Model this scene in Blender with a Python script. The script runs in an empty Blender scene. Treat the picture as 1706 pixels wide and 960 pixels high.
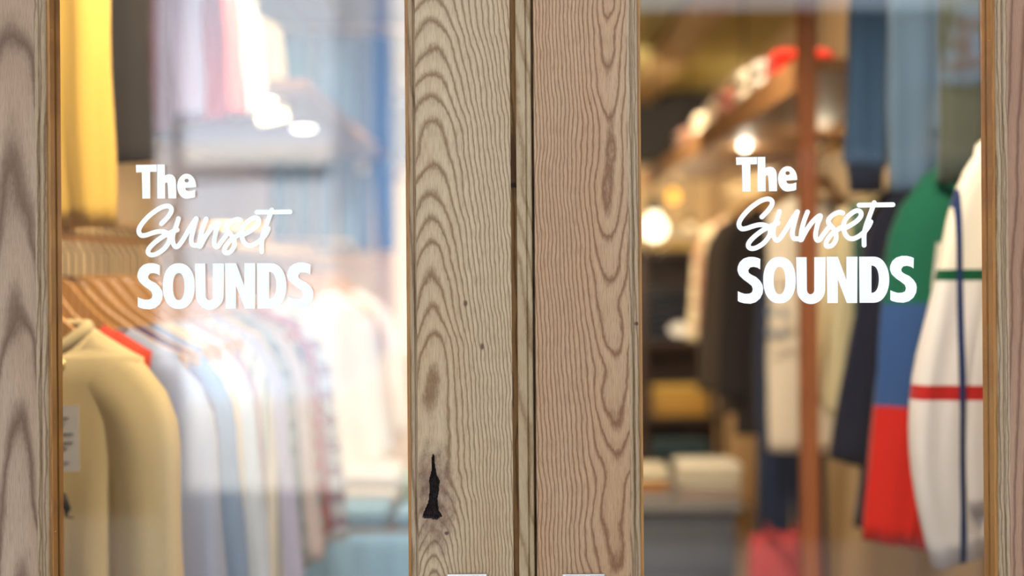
import bpy, bmesh, math, random
from mathutils import Vector

SC = bpy.context.scene
COL = SC.collection

# ------------------------------------------------------------------ camera, sky, sun, exposure
F = 1706 * 50.0 / 36.0          # focal length in pixels of the 1706 px frame
ROLL, H0, ZC, CY = 0.0075, -26.0, 1.35, -1.6
cam = bpy.data.cameras.new('camera'); camo = bpy.data.objects.new('camera', cam); COL.objects.link(camo)
cam.lens = 50; cam.sensor_width = 36; cam.sensor_fit = 'HORIZONTAL'; cam.shift_y = H0 / 1706
cam.clip_start = 0.05; cam.clip_end = 200
camo.location = (0, CY, ZC); camo.rotation_euler = (math.pi / 2, ROLL, 0)
cam.dof.use_dof = True; cam.dof.focus_distance = 1.597; cam.dof.aperture_fstop = 1.9; cam.dof.aperture_blades = 0
SC.camera = camo

world = bpy.data.worlds.new('world'); SC.world = world; world.use_nodes = True
wn = world.node_tree.nodes; wl = world.node_tree.links
sky = wn.new('ShaderNodeTexSky'); sky.sky_type = 'NISHITA'; sky.sun_disc = False
SUN_EL, SUN_AZ = math.radians(43), math.radians(20)
sky.sun_elevation = SUN_EL; sky.sun_rotation = SUN_AZ; sky.air_density = 1.2; sky.dust_density = 2.0
hs = wn.new('ShaderNodeHueSaturation'); hs.inputs['Saturation'].default_value = .32      # camera balanced for open shade
wl.new(sky.outputs[0], hs.inputs['Color']); wl.new(hs.outputs[0], wn['Background'].inputs[0]); wn['Background'].inputs[1].default_value = 0.40

sun = bpy.data.lights.new('sun', 'SUN'); suno = bpy.data.objects.new('sun', sun); COL.objects.link(suno)
sun.energy = 36; sun.angle = 0.01; sun.color = (1.0, 0.95, 0.87)
# sun stands behind the shop (+Y) and to the right (+X)
sd = Vector((math.sin(SUN_AZ) * math.cos(SUN_EL), math.cos(SUN_AZ) * math.cos(SUN_EL), math.sin(SUN_EL)))
suno.rotation_euler = sd.to_track_quat('Z', 'Y').to_euler(); suno.location = sd * 30

SC.view_settings.view_transform = 'Standard'; SC.view_settings.look = 'None'
SC.view_settings.exposure = 0.0; SC.view_settings.gamma = 1.0; SC.view_settings.use_curve_mapping = False
SC.cycles.use_denoising = True
SC.cycles.caustics_reflective = False; SC.cycles.caustics_refractive = False
SC.cycles.max_bounces = 8; SC.cycles.transparent_max_bounces = 16
SC.cycles.sample_clamp_indirect = 25.0

def at(u, v, D):
    """photo pixel + distance from the camera -> place in the room"""
    du, dv = u - 853, v - 480
    return Vector(((du - ROLL * dv) * D / F, CY + D, ZC + (H0 - (dv + ROLL * du)) * D / F))

# ------------------------------------------------------------------ helpers
def link(o, parent=None):
    COL.objects.link(o)
    if parent is not None: o.parent = parent
    return o

def tag(o, label=None, cat=None, group=None, kind=None):
    if label: o['label'] = label
    if cat: o['category'] = cat
    if group: o['group'] = group
    if kind: o['kind'] = kind
    return o

def empty(name, loc, label=None, cat=None, group=None, kind=None, rz=0.0):
    o = bpy.data.objects.new(name, None); link(o); o.location = loc; o.rotation_euler = (0, 0, rz)
    o.empty_display_size = 0.05
    return tag(o, label, cat, group, kind)

class MB:
    def __init__(s): s.v = []; s.f = []; s.mi = []
    def add(s, vs, fs, mi=0):
        b = len(s.v); s.v += [tuple(p) for p in vs]; s.f += [[b + i for i in f] for f in fs]; s.mi += [mi] * len(fs); return s
    def box(s, a, b, mi=0):
        (x0, y0, z0), (x1, y1, z1) = a, b
        vs = [(x0, y0, z0), (x1, y0, z0), (x1, y1, z0), (x0, y1, z0), (x0, y0, z1), (x1, y0, z1), (x1, y1, z1), (x0, y1, z1)]
        return s.add(vs, [(0, 3, 2, 1), (4, 5, 6, 7), (0, 1, 5, 4), (1, 2, 6, 5), (2, 3, 7, 6), (3, 0, 4, 7)], mi)
    def prism(s, prof, z0, z1, mi=0):           # closed XY profile extruded along Z
        n = len(prof)
        vs = [(x, y, z0) for x, y in prof] + [(x, y, z1) for x, y in prof]
        fs = [(i, (i + 1) % n, n + (i + 1) % n, n + i) for i in range(n)] + [tuple(range(n))[::-1], tuple(range(n, 2 * n))]
        return s.add(vs, fs, mi)
    def tube(s, path, r, n=10, mi=0, caps=True):
        path = [Vector(p) for p in path]; m = len(path)
        rs = r if isinstance(r, (list, tuple)) else [r] * m
        vs = []; up = None
        for i, p in enumerate(path):
            t = (path[min(i + 1, m - 1)] - path[max(i - 1, 0)]).normalized()
            if up is None:
                up = Vector((0, 0, 1)) if abs(t.z) < .9 else Vector((0, 1, 0))
            a = t.cross(up).normalized(); up = a.cross(t).normalized()
            for k in range(n):
                th = 2 * math.pi * k / n
                vs.append(p + (a * math.cos(th) + up * math.sin(th)) * rs[i])
        fs = [(i * n + k, i * n + (k + 1) % n, (i + 1) * n + (k + 1) % n, (i + 1) * n + k) for i in range(m - 1) for k in range(n)]
        if caps: fs += [tuple(range(n))[::-1], tuple(range((m - 1) * n, m * n))]
        return s.add(vs, fs, mi)
    def lathe(s, prof, n=20, c=(0, 0, 0), mi=0):    # (r, z) profile about Z
        m = len(prof)
        vs = [(c[0] + r * math.cos(2 * math.pi * k / n), c[1] + r * math.sin(2 * math.pi * k / n), c[2] + z) for r, z in prof for k in range(n)]
        fs = [(i * n + k, i * n + (k + 1) % n, (i + 1) * n + (k + 1) % n, (i + 1) * n + k) for i in range(m - 1) for k in range(n)]
        fs += [tuple(range(n))[::-1], tuple(range((m - 1) * n, m * n))]
        return s.add(vs, fs, mi)
    def build(s, name, mat, parent=None, smooth=False, bevel=0.0, solid=0.0, fix=True):
        me = bpy.data.meshes.new(name); me.from_pydata(s.v, [], s.f); me.update()
        mats = mat if isinstance(mat, (list, tuple)) else [mat]
        for m in mats: me.materials.append(m)
        for p, i in zip(me.polygons, s.mi): p.material_index = i; p.use_smooth = smooth
        if fix:
            bm = bmesh.new(); bm.from_mesh(me); bmesh.ops.recalc_face_normals(bm, faces=bm.faces); bm.to_mesh(me); bm.free()
        o = link(bpy.data.objects.new(name, me), parent)
        if bevel:
            b = o.modifiers.new('bevel', 'BEVEL'); b.width = bevel; b.segments = 2; b.limit_method = 'ANGLE'
        if solid:
            b = o.modifiers.new('thickness', 'SOLIDIFY'); b.thickness = solid; b.offset = 0
        return o

def sub(o, vs): return [(v[0] - o.location.x, v[1] - o.location.y, v[2] - o.location.z) for v in vs]

def lin(c):
    return tuple(((x / 255) / 12.92 if x <= 10 else (((x / 255) + .055) / 1.055) ** 2.4) for x in c) + (1.0,)

# ------------------------------------------------------------------ materials
class NT:
    def __init__(s, name):
        s.m = bpy.data.materials.new(name); s.m.use_nodes = True
        s.t = s.m.node_tree; s.n = s.t.nodes; s.p = s.n['Principled BSDF']; s.out = s.n['Material Output']
    def new(s, k, **kw):
        nd = s.n.new(k)
        for a, b in kw.items(): setattr(nd, a, b)
        return nd
    def put(s, sock, val):
        if isinstance(val, bpy.types.NodeSocket): s.t.links.new(val, sock)
        elif val is not None: sock.default_value = val
    def math(s, op, a, b=None, c=None):
        nd = s.new('ShaderNodeMath', operation=op)
        for i, x in enumerate((a, b, c)):
            if x is not None: s.put(nd.inputs[i], x)
        return nd.outputs[0]
    def pos(s): return s.new('ShaderNodeNewGeometry').outputs['Position']
    def objc(s): return s.new('ShaderNodeTexCoord').outputs['Object']
    def sep(s, v):
        nd = s.new('ShaderNodeSeparateXYZ'); s.put(nd.inputs[0], v); return nd.outputs
    def comb(s, x, y, z):
        nd = s.new('ShaderNodeCombineXYZ')
        for i, q in enumerate((x, y, z)): s.put(nd.inputs[i], q)
        return nd.outputs[0]
    def noise(s, vec, scale, detail=2.0, rough=.5):
        nd = s.new('ShaderNodeTexNoise'); s.put(nd.inputs['Vector'], vec)
        nd.inputs['Scale'].default_value = scale; nd.inputs['Detail'].default_value = detail; nd.inputs['Roughness'].default_value = rough
        return nd.outputs[0]
    def ramp(s, fac, stops, mode='LINEAR'):
        nd = s.new('ShaderNodeValToRGB'); cr = nd.color_ramp; cr.interpolation = mode
        while len(cr.elements) < len(stops): cr.elements.new(.5)
        for e, (p, c) in zip(cr.elements, stops):
            e.position = p; e.color = c if len(c) == 4 else tuple(c) + (1.0,)
        s.put(nd.inputs[0], fac); return nd.outputs[0]
    def mix(s, fac, a, b, mode='MIX'):
        nd = s.new('ShaderNodeMix', data_type='RGBA', blend_type=mode)
        s.put(nd.inputs[0], fac); s.put(nd.inputs[6], a); s.put(nd.inputs[7], b); return nd.outputs[2]
    def bump(s, h, strength, dist=.001):
        nd = s.new('ShaderNodeBump'); nd.inputs['Strength'].default_value = strength; nd.inputs['Distance'].default_value = dist
        s.put(nd.inputs['Height'], h); s.put(s.p.inputs['Normal'], nd.outputs[0])
    def base(s, c, rough=.6, metal=0.0, spec=None):
        s.put(s.p.inputs['Base Color'], c); s.p.inputs['Roughness'].default_value = rough; s.p.inputs['Metallic'].default_value = metal
        if spec is not None: s.p.inputs['Specular IOR Level'].default_value = spec
        return s.m

def plain(name, rgb, rough=.6, metal=0.0, var=.12, scale=20, spec=None):
    n = NT(name); c = lin(rgb)
    nz = n.noise(n.objc(), scale, 3)
    col = n.mix(nz, tuple(x * (1 - var) for x in c[:3]) + (1,), tuple(min(1, x * (1 + var)) for x in c[:3]) + (1,))
    return n.base(col, rough, metal, spec)

def glow(name, rgb, strength):
    n = NT(name); e = n.new('ShaderNodeEmission'); e.inputs[0].default_value = lin(rgb); e.inputs[1].default_value = strength
    n.t.links.new(e.outputs[0], n.out.inputs[0]); return n.m

def fabric(name, rgb, bands=None, vline=None, plaid=None, heather=.10, weave=900, print_at=None):
    """woven cloth; bands = [(local z where the colour starts, rgb)...] from the hem up; vline = (x, half width, rgb)"""
    n = NT(name); oc = n.objc(); x, y, z = n.sep(oc)
    c = lin(rgb)
    if bands:
        zs = [b[0] for b in bands]; lo, hi = -1.3, 0.2
        col = n.ramp(n.math('MULTIPLY', n.math('SUBTRACT', z, lo), 1 / (hi - lo)), [(max(0, (zz - lo) / (hi - lo)), lin(cc)) for zz, cc in bands], 'CONSTANT')
    else:
        col = c
    if plaid:
        for k, (axis, freq, w, rc) in enumerate(plaid):
            sv = {'x': x, 'z': z}[axis]
            fr = n.math('FRACT', n.math('MULTIPLY', sv, freq))
            m = n.math('MULTIPLY', n.math('LESS_THAN', fr, w), .75)
            col = n.mix(m, col, lin(rc))
    if vline:
        for (vx, w, rc) in vline:
            m = n.math('LESS_THAN', n.math('ABSOLUTE', n.math('SUBTRACT', x, vx)), w)
            col = n.mix(m, col, lin(rc))
    nz = n.noise(n.comb(n.math('MULTIPLY', x, .5), y, n.math('MULTIPLY', z, 2.5)), 240, 2, .7)
    col = n.mix(n.math('MULTIPLY', n.math('SUBTRACT', nz, .35), heather * 3.0), col, n.mix(1.0, col, (.45, .45, .47, 1), 'MULTIPLY'))
    n.base(col, .9, spec=.15)
    n.p.inputs['Sheen Weight'].default_value = .15
    n.bump(n.noise(oc, weave, 2), .25, .0006)
    return n.m

def oak(name, light, mid, dark, x0, a, k, freq, seed, warpx=.004, warpa=.008, knot=None, pore=1.0, rough=.55, zfreq=5.0, dots=()):
    """growth rings of a slightly tilted trunk cut by the board face, with open pores and an optional knot"""
    n = NT(name); P = n.pos(); x, y, z = n.sep(P)
    lo = n.noise(n.comb(n.math('MULTIPLY', x, 9), seed, n.math('MULTIPLY', z, zfreq)), 1.0, 2, .55)
    lo2 = n.noise(n.comb(n.math('MULTIPLY', x, 26), seed + 7.3, n.math('MULTIPLY', z, zfreq * 3.2)), 1.0, 2, .5)
    hi = n.noise(n.comb(n.math('MULTIPLY', x, 330), seed + 3.1, n.math('MULTIPLY', z, 110)), 1.0, 2, .6)
    xx = n.math('ADD', n.math('SUBTRACT', x, x0), n.math('MULTIPLY', n.math('SUBTRACT', lo2, .5), warpx * 2))
    aa = n.math('ADD', n.math('ADD', n.math('MULTIPLY', z, k), a), n.math('MULTIPLY', n.math('SUBTRACT', lo, .5), warpa * 2))
    r = n.math('SQRT', n.math('ADD', n.math('MULTIPLY', xx, xx), n.math('ADD', n.math('MULTIPLY', aa, aa), 1e-6)))
    kmask = None
    if knot:
        kx, kz, sx, sz, amp = knot
        ex = n.math('DIVIDE', n.math('SUBTRACT', x, kx), sx); ez = n.math('DIVIDE', n.math('SUBTRACT', z, kz), sz)
        d2 = n.math('ADD', n.math('MULTIPLY', ex, ex), n.math('MULTIPLY', ez, ez))
        g = n.math('POWER', 2.718, n.math('MULTIPLY', d2, -1.0))
        r = n.math('ADD', r, n.math('MULTIPLY', g, amp)); kmask = g
    r = n.math('ADD', r, n.math('MULTIPLY', n.math('SUBTRACT', hi, .5), .0011))
    fr = n.math('FRACT', n.math('MULTIPLY', r, freq))
    line = n.ramp(fr, [(0, (.05, .05, .05)), (.10, (.3, .3, .3)), (.26, (.9, .9, .9)), (.45, (1, 1, 1)), (.82, (.82, .82, .82)), (.95, (.25, .25, .25)), (1, (.05, .05, .05))])
    pv = n.noise(n.comb(n.math('MULTIPLY', x, 1500), seed, n.math('MULTIPLY', z, 60)), 1.0, 1, .5)
    ps = n.ramp(pv, [(0, (0, 0, 0)), (.36, (0, 0, 0)), (.50, (1, 1, 1))])
    col = n.mix(line, lin(dark), lin(light))
    broad = n.noise(n.comb(n.math('MULTIPLY', x, 14), seed + 1.7, n.math('MULTIPLY', z, 3)), 1.0, 3, .5)
    col = n.mix(n.math('MULTIPLY', n.ramp(broad, [(.35, (0, 0, 0)), (.7, (1, 1, 1))]), .55), col, n.mix(1.0, col, lin(mid), 'MULTIPLY'))
    st = n.noise(n.comb(n.math('MULTIPLY', x, 620), seed + 5.5, n.math('MULTIPLY', z, 9)), 1.0, 3, .6)
    col = n.mix(n.math('MULTIPLY', n.ramp(st, [(.35, (0, 0, 0)), (.65, (1, 1, 1))]), .30), col, n.mix(.5, col, lin(dark)))
    pf = n.math('MULTIPLY', n.math('SUBTRACT', 1.0, ps), .55 * pore)
    col = n.mix(pf, col, n.mix(.65, col, lin(dark)))
    if kmask is not None:
        kn = n.noise(n.comb(n.math('MULTIPLY', x, 120), 2.2, n.math('MULTIPLY', z, 70)), 1.0, 4, .65)
        ex = n.math('DIVIDE', n.math('SUBTRACT', x, kx), .027); ez = n.math('DIVIDE', n.math('SUBTRACT', z, kz - .012), .072)
        d2 = n.math('SQRT', n.math('ADD', n.math('MULTIPLY', ex, ex), n.math('MULTIPLY', ez, ez)))
        km = n.ramp(n.math('ADD', d2, n.math('MULTIPLY', n.math('SUBTRACT', kn, .5), .9)), [(0, (1, 1, 1)), (.55, (.75, .75, .75)), (1.05, (0, 0, 0))])
        col = n.mix(km, col, n.ramp(kn, [(.3, lin((84, 58, 42))), (.5, lin((124, 96, 74))), (.7, lin((152, 126, 100)))]))
    for (dx, dz, sx, sz, rgb) in dots:          # pin knots and dark flecks of the board itself
        ex = n.math('DIVIDE', n.math('SUBTRACT', x, dx), sx); ez = n.math('DIVIDE', n.math('SUBTRACT', z, dz), sz)
        d2 = n.math('ADD', n.math('SQRT', n.math('ADD', n.math('MULTIPLY', ex, ex), n.math('MULTIPLY', ez, ez))), n.math('MULTIPLY', n.math('SUBTRACT', hi, .5), .8))
        col = n.mix(n.ramp(d2, [(.45, (1, 1, 1)), (1.0, (0, 0, 0))]), col, lin(rgb))
    n.base(col, rough, spec=.35)
    hgt = n.math('ADD', n.math('MULTIPLY', line, .5), n.math('MULTIPLY', ps, .6))
    n.bump(hgt, .35, .0006)
    return n.m

S0 = 1.58 / F                       # metres per photo pixel on the door's front face
def fx(u): return (u - 853 - ROLL * 0) * S0        # door X at mid height
def fz(v): return ZC + (H0 - (v - 480)) * S0

M = {}
M['oak_left'] = oak('oak board cathedral', (190, 166, 132), (238, 220, 196), (120, 90, 58), fx(719), 0.050 - .108 * 1.35, .108, 285, 1.0,
                    warpx=.0045, warpa=.005, knot=(fx(722), fz(815), .030, .085, .014), zfreq=7, dots=[(fx(775), fz(505), .0028, .0045, (92, 66, 50)), (fx(803), fz(577), .0026, .0050, (96, 70, 54)), (fx(741), fz(888), .003, .003, (84, 58, 48))])
M['oak_right'] = oak('oak board straight grain', (184, 152, 116), (236, 214, 190), (116, 80, 50), fx(1018), 0.034 + .05 * 1.35, -.05, 265, 5.0,
                     warpx=.004, warpa=.013, zfreq=6)
M['oak_edge'] = oak('oak moulding', (176, 154, 124), (225, 205, 180), (118, 92, 62), fx(500), 0.3, .02, 240, 9.0, dots=[(fx(1060), fz(541), .003, .003, (74, 46, 34))])
M['oak_strip'] = oak('oak astragal', (178, 156, 122), (220, 200, 170), (134, 106, 72), fx(800), 0.2, .03, 300, 11.0)
M['oak_stain'] = oak('stained rebate', (150, 112, 66), (200, 170, 140), (92, 62, 34), fx(600), 0.3, .01, 260, 13.0, dots=[(fx(857), fz(268), .012, .045, (84, 52, 30)), (fx(857), fz(308), .008, .004, (36, 24, 20))])
M['oak_bead'] = oak('amber glazing bead', (176, 128, 66), (226, 196, 160), (140, 96, 44), 1.2, 0.3, .015, 160, 17.0, pore=.5, rough=.45)
M['walnut_l'] = oak('aged stile', (180, 154, 128), (215, 194, 172), (104, 78, 56), fx(28), 0.060 - .05 * 1.35, .05, 120, 21.0, warpx=.006, warpa=.012, pore=.8, zfreq=4)
M['walnut_r'] = oak('aged stile reddish', (168, 132, 106), (215, 190, 170), (112, 80, 58), fx(1760), 0.05 - .04 * 1.35, .04, 130, 23.0, pore=.8)
M['bark'] = plain('knot bark', (42, 30, 26), .95, var=.5, scale=300)
M['pin'] = plain('brass pin', (196, 150, 70), .3, 1.0)
M['steel'] = plain('brushed steel', (196, 190, 184), .32, 1.0, var=.05)
M['vinyl'] = plain('white vinyl', (246, 247, 248), .5, var=.01, spec=.3)
M['brass'] = plain('brass tube', (250, 218, 160), .5, 1.0, var=.05)
M['hook'] = plain('steel hook', (88, 78, 64), .35, 1.0, var=.03)
M['hanger'] = oak('hanger wood', (224, 172, 100), (235, 215, 190), (196, 140, 74), 3.0, .4, .02, 90, 31.0, pore=.3, rough=.4)
M['hanger_dark'] = oak('red hanger wood', (150, 84, 44), (235, 215, 190), (110, 56, 30), 3.0, .4, .02, 90, 33.0, pore=.3, rough=.4)
M['card'] = plain('paper tag', (232, 226, 214), .8, var=.03)
M['ink'] = plain('dark ink', (48, 46, 48), .8)
M['black'] = plain('black enamel', (26, 26, 28), .5)
M['cord'] = plain('black cord', (22, 22, 22), .7)
M['plaster'] = plain('warm plaster', (216, 190, 148), .85, var=.06, scale=3)
M['plaster_back'] = plain('cream back wall', (214, 186, 140), .85, var=.06, scale=3)
M['tan_beam'] = oak('ceiling beam', (176, 150, 104), (220, 205, 180), (150, 122, 80), 2.0, .5, .02, 60, 41.0)
M['ceil'] = plain('olive ceiling board', (176, 170, 112), .85, var=.35, scale=1.7)
M['beam_dark'] = plain('dark lintel', (36, 31, 29), .8, var=.2)
M['floor'] = oak('shop floor', (160, 138, 112), (210, 195, 175), (110, 88, 66), 4.0, .5, .01, 20, 51.0)
M['shelfwood'] = oak('shelf wood', (164, 120, 76), (215, 195, 170), (112, 74, 42), 5.0, .4, .015, 60, 57.0)
M['post'] = oak('reddish post', (196, 122, 70), (220, 196, 170), (146, 82, 44), 6.0, .4, .015, 120, 61.0)
M['darkwood'] = oak('dark shelving', (74, 54, 40), (210, 190, 170), (46, 32, 24), 7.0, .4, .015, 90, 63.0)
M['trunk'] = plain('slate painted wood', (88, 90, 94), .6, var=.1)
M['trunk_lip'] = plain('grey worn lip', (128, 124, 118), .6, var=.1)

def glass_mat():
    n = NT('shop glass'); n.n.remove(n.p)
    lw = n.new('ShaderNodeLayerWeight'); lw.inputs[0].default_value = .5
    fac = n.math('ADD', n.math('MULTIPLY', n.math('POWER', lw.outputs['Facing'], 5.0), .9), .046)
    tr = n.new('ShaderNodeBsdfTransparent'); tr.inputs[0].default_value = (.985, .99, .985, 1)
    gl = n.new('ShaderNodeBsdfGlossy'); gl.inputs['Roughness'].default_value = 0.0
    mx = n.new('ShaderNodeMixShader'); n.put(mx.inputs[0], fac)
    n.t.links.new(tr.outputs[0], mx.inputs[1]); n.t.links.new(gl.outputs[0], mx.inputs[2]); n.t.links.new(mx.outputs[0], n.out.inputs[0])
    return n.m
M['glass'] = glass_mat()

# ------------------------------------------------------------------ the setting: shop shell
WL, WR, YB = -1.32, 1.36, 8.2
def struct(name, mb, mat, **kw):
    return tag(mb.build(name, mat, **kw), kind='structure')
YI = 0.06
struct('floor', MB().box((WL - .1, -0.05, -.12), (WR + .1, YB + .1, 0)), M['floor'])
struct('wall_left', MB().box((WL - .12, YI, 0), (WL, YB, 2.55)), M['plaster'])
struct('wall_right', MB().box((WR, YI, 0), (WR + .12, YB, 2.55)), M['plaster'])
struct('wall_back', MB().box((WL - .12, YB, 0), (WR + .12, YB + .12, 2.55)), M['plaster_back'])
ceil = struct('ceiling', MB().box((WL - .12, 0.10, 2.55), (WR + .12, YB + .12, 2.66)), M['ceil'])
for bx in (-.95, -.1, .76):
    MB().box((bx, .12, 2.47), (bx + .19, YB, 2.55)).build('beam', M['tan_beam'], ceil, bevel=.006)
MB().box((WL, YB - .28, 2.09), (WR, YB, 2.55)).build('lintel', M['beam_dark'], ceil)
M['stucco'] = plain('grey render', (150, 142, 132), .85, var=.08, scale=4)
wf = MB(); wf.box((-9, -.03, 0), (-.704, YI, 2.9)); wf.box((.744, -.03, 0), (9, YI, 2.9)); wf.box((-.704, -.03, 2.32), (.744, YI, 2.9))
struct('wall_front', wf, M['stucco'])
up = struct('wall_upper', MB().box((-9, -.03, 2.9), (9, 9, 7.75)), M['stucco'])
M['winframe'] = plain('window frame', (70, 66, 62), .6); M['darkglass'] = plain('dark window glass', (40, 48, 58), .08, var=.1)
for wx in (-7, -4.4, -1.8, .8, 3.4, 6):
    for wz in (3.6, 5.9):
        w = MB().box((wx, -.06, wz), (wx + 1.2, -.028, wz + 1.3)).build('window', M['winframe'], up)
        MB().box((wx + .06, -.066, wz + .06), (wx + 1.14, -.058, wz + 1.24)).build('pane', M['darkglass'], w)

# ------------------------------------------------------------------ the doors
YF, YG = -.020, .003            # front face of the stiles, glass
ZT, ZB = 2.22, .02
def board_with_crack(x0, x1, z0, z1, poly, mats, parent):
    """front board of the left stile: fine grid round the split knot, faces inside the split pushed back"""
    xs = [x0 + (x1 - x0) * i / 12 for i in range(13)]; cxs = [p[0] for p in poly]; czs = [p[1] for p in poly]
    xs += [min(cxs) - .004 + (max(cxs) - min(cxs) + .008) * i / 36 for i in range(37)]
    zs = [z0 + (z1 - z0) * i / 20 for i in range(21)] + [min(czs) - .006 + (max(czs) - min(czs) + .012) * i / 70 for i in range(71)]
    xs = sorted(set(round(q, 5) for q in xs)); zs = sorted(set(round(q, 5) for q in zs))
    def inside(x, z):
        c = False; n = len(poly)
        for i in range(n):
            (ax, az), (bx, bz) = poly[i], poly[(i + 1) % n]
            if (az > z) != (bz > z) and x < (bx - ax) * (z - az) / (bz - az) + ax: c = not c
        return c
    rnd = random.Random(4); mb = MB(); vs = []; dep = []
    for z in zs:
        for x in xs:
            i = inside(x, z); d = .005 + .004 * rnd.random() if i else 0.0
            vs.append((x, YF + d, z)); dep.append(i)
    n = len(xs); mb.v = sub(parent, vs)
    for j in range(len(zs) - 1):
        for i in range(n - 1):
            q = (j * n + i, j * n + i + 1, (j + 1) * n + i + 1, (j + 1) * n + i)
            mb.f.append(q); mb.mi.append(1 if sum(dep[t] for t in q) >= 2 else 0)
    b = len(mb.v)                       # the board's back and sides
    mb.add(sub(parent, [(x0, YF, z0), (x1, YF, z0), (x1, YF, z1), (x0, YF, z1), (x0, .026, z0), (x1, .026, z0), (x1, .026, z1), (x0, .026, z1)]),
           [(4, 5, 6, 7), (0, 4, 5, 1), (1, 5, 6, 2), (2, 6, 7, 3), (3, 7, 4, 0)])
    return mb.build('stile', mats, parent, fix=False)

def prof_part(name, prof, mat, parent, z0=ZB, z1=ZT, smooth=False, bevel=0):
    mb = MB().prism(prof, z0, z1); mb.v = sub(parent, mb.v); return mb.build(name, mat, parent, smooth, bevel)

def box_part(name, a, b, mat, parent, bevel=0.0):
    mb = MB().box(a, b); mb.v = sub(parent, mb.v); return mb.build(name, mat, parent, bevel=bevel)

def arc(cx, cy, r, a0, a1, n=7, ry=None):
    return [(cx + r * math.cos(math.radians(a0 + (a1 - a0) * i / n)), cy + (ry or r) * math.sin(math.radians(a0 + (a1 - a0) * i / n))) for i in range(n + 1)]

def moulding(xo, sgn):
    """stuck moulding on a stile's glass side: xo = opening edge, sgn = direction towards the stile"""
    w = .0118; p = []
    prof = [(0, YF + .006), (0, YF + .004), (.0012, YF + .0018), (.003, YF + .0008), (.0052, YF + .0014), (.0062, YF + .0032), (.0070, YF + .0030),
            (.0080, YF + .0012), (.0098, YF + .0002), (w, YF + .0002), (w, .026), (0, .026)]
    return [(xo + sgn * x, y) for x, y in prof]

door1 = empty('door_1', ((-.690 + fx(889)) / 2, 0, 0), 'left oak shop door leaf with glass pane, knotty stile and white lettering', kind='structure')
door2 = empty('door_2', ((fx(891.5) + .730) / 2, 0, 0), 'right oak shop door leaf with straight grained stile and white lettering', kind='structure')
xl0, xl1 = fx(77), fx(681.5)     # left pane opening
xr0, xr1 = fx(1065), fx(1663)    # right pane opening
W = .0118
# left leaf
crack_px = [(722, 754), (724, 775), (727, 792), (732, 801), (731, 818), (728, 832), (730, 850), (736, 860), (727, 866), (716, 863), (703, 862), (708, 850), (714, 836), (716, 818), (715, 800), (719, 785), (719, 765)]
crack = [(fx(u - .0075 * (v - 480) * 1), fz(v + ROLL * (u - 853))) for u, v in crack_px]
board_with_crack(xl1 + W, fx(852), ZB, ZT, crack, [M['oak_left'], M['bark']], door1)
prof_part('moulding', moulding(xl1, 1), M['oak_edge'], door1)
prof_part('rebate', [(fx(852), YF + .004), (fx(861.5), YF + .008), (fx(861.5), .026), (fx(852), .026)], M['oak_stain'], door1)
prof_part('astragal', [(fx(861.5), YF + .001), (fx(863), YF - .0002), (fx(876), YF - .0002), (fx(878), YF + .0022), (fx(878), .026), (fx(861.5), .026)], M['oak_strip'], door1)
prof_part('meeting_bead', [(fx(878), .026), (fx(878), YF + .0030)] + [(fx(882.8) + .0031 * math.cos(math.radians(a)), YF + .0036 - .0031 * math.sin(math.radians(a))) for a in (150, 120, 90, 60, 30)] + [(fx(887.8), YF + .006), (fx(887.8), .026)], M['oak_strip'], door1)
box_part('rebate_lip', (fx(886), .004, ZB), (fx(891.2), .026, ZT), M['oak_stain'], door1)
prof_part('stile', [(-.690, YF), (xl0 - W, YF), (xl0 - W, .026), (-.690, .026)], M['walnut_l'], door1)
prof_part('moulding', moulding(xl0, -1), M['oak_edge'], door1)
# right leaf
prof_part('stile', [(fx(891.3), YF + .0006), (fx(892.3), YF), (xr0 - W, YF), (xr0 - W, .026), (fx(891.3), .026)], M['oak_right'], door2)
prof_part('moulding', moulding(xr0, -1), M['oak_edge'], door2)
prof_part('stile', [(xr1 + W, YF), (.730, YF), (.730, .026), (xr1 + W, .026)], M['walnut_r'], door2)
prof_part('moulding', moulding(xr1, 1), M['oak_edge'], door2)
# rails, beads, panes, pins
RZ0, RZ1 = .32, 2.08
for dr, a, b in ((door1, xl0, xl1), (door2, xr0, xr1)):
    box_part('top_rail', (a, YF, RZ1), (b, .026, ZT), M['oak_strip'], dr)
    box_part('bottom_rail', (a, YF, ZB), (b, .026, RZ0), M['oak_strip'], dr)
    for (x0, x1) in ((a, a + .0035), (b - .0035, b)):
        box_part('glazing_bead', (x0, YF + .0075, RZ0), (x1, YG - .0004, RZ1), M['oak_bead'], dr)
        box_part('glazing_bead', (x0, YG + .0064, RZ0), (x1, .024, RZ1), M['oak_bead'], dr)
    for (z0, z1) in ((RZ0, RZ0 + .0035), (RZ1 - .0035, RZ1)):
        box_part('glazing_bead', (a + .0035, YF + .0075, z0), (b - .0035, YG - .0004, z1), M['oak_bead'], dr)
def pin(dr, x, y, z, s):
    mb = MB().lathe([(.0001, .0009), (.0008, .0007), (.0011, 0), (.0011, -.002)], 8)
    mb.v = [(x + s * p[2] - dr.location.x, y + p[0] - dr.location.y, z + p[1] - dr.location.z) for p in mb.v]
    mb.build('pin', M['pin'], dr, smooth=True)
for v in (40, 378, 700, 884): pin(door1, xl0 + .0035, -.006, fz(v) - .0, 1)
for v in (70, 371, 640, 868): pin(door2, xr1 - .0035, -.006, fz(v), -1)
pane1 = box_part('glass_pane', (xl0 + .0002, YG, RZ0), (xl1 - .0002, YG + .006, RZ1), M['glass'], door1)
pane2 = box_part('glass_pane', (xr0 + .0002, YG, RZ0), (xr1 - .0002, YG + .006, RZ1), M['glass'], door2)
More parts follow.
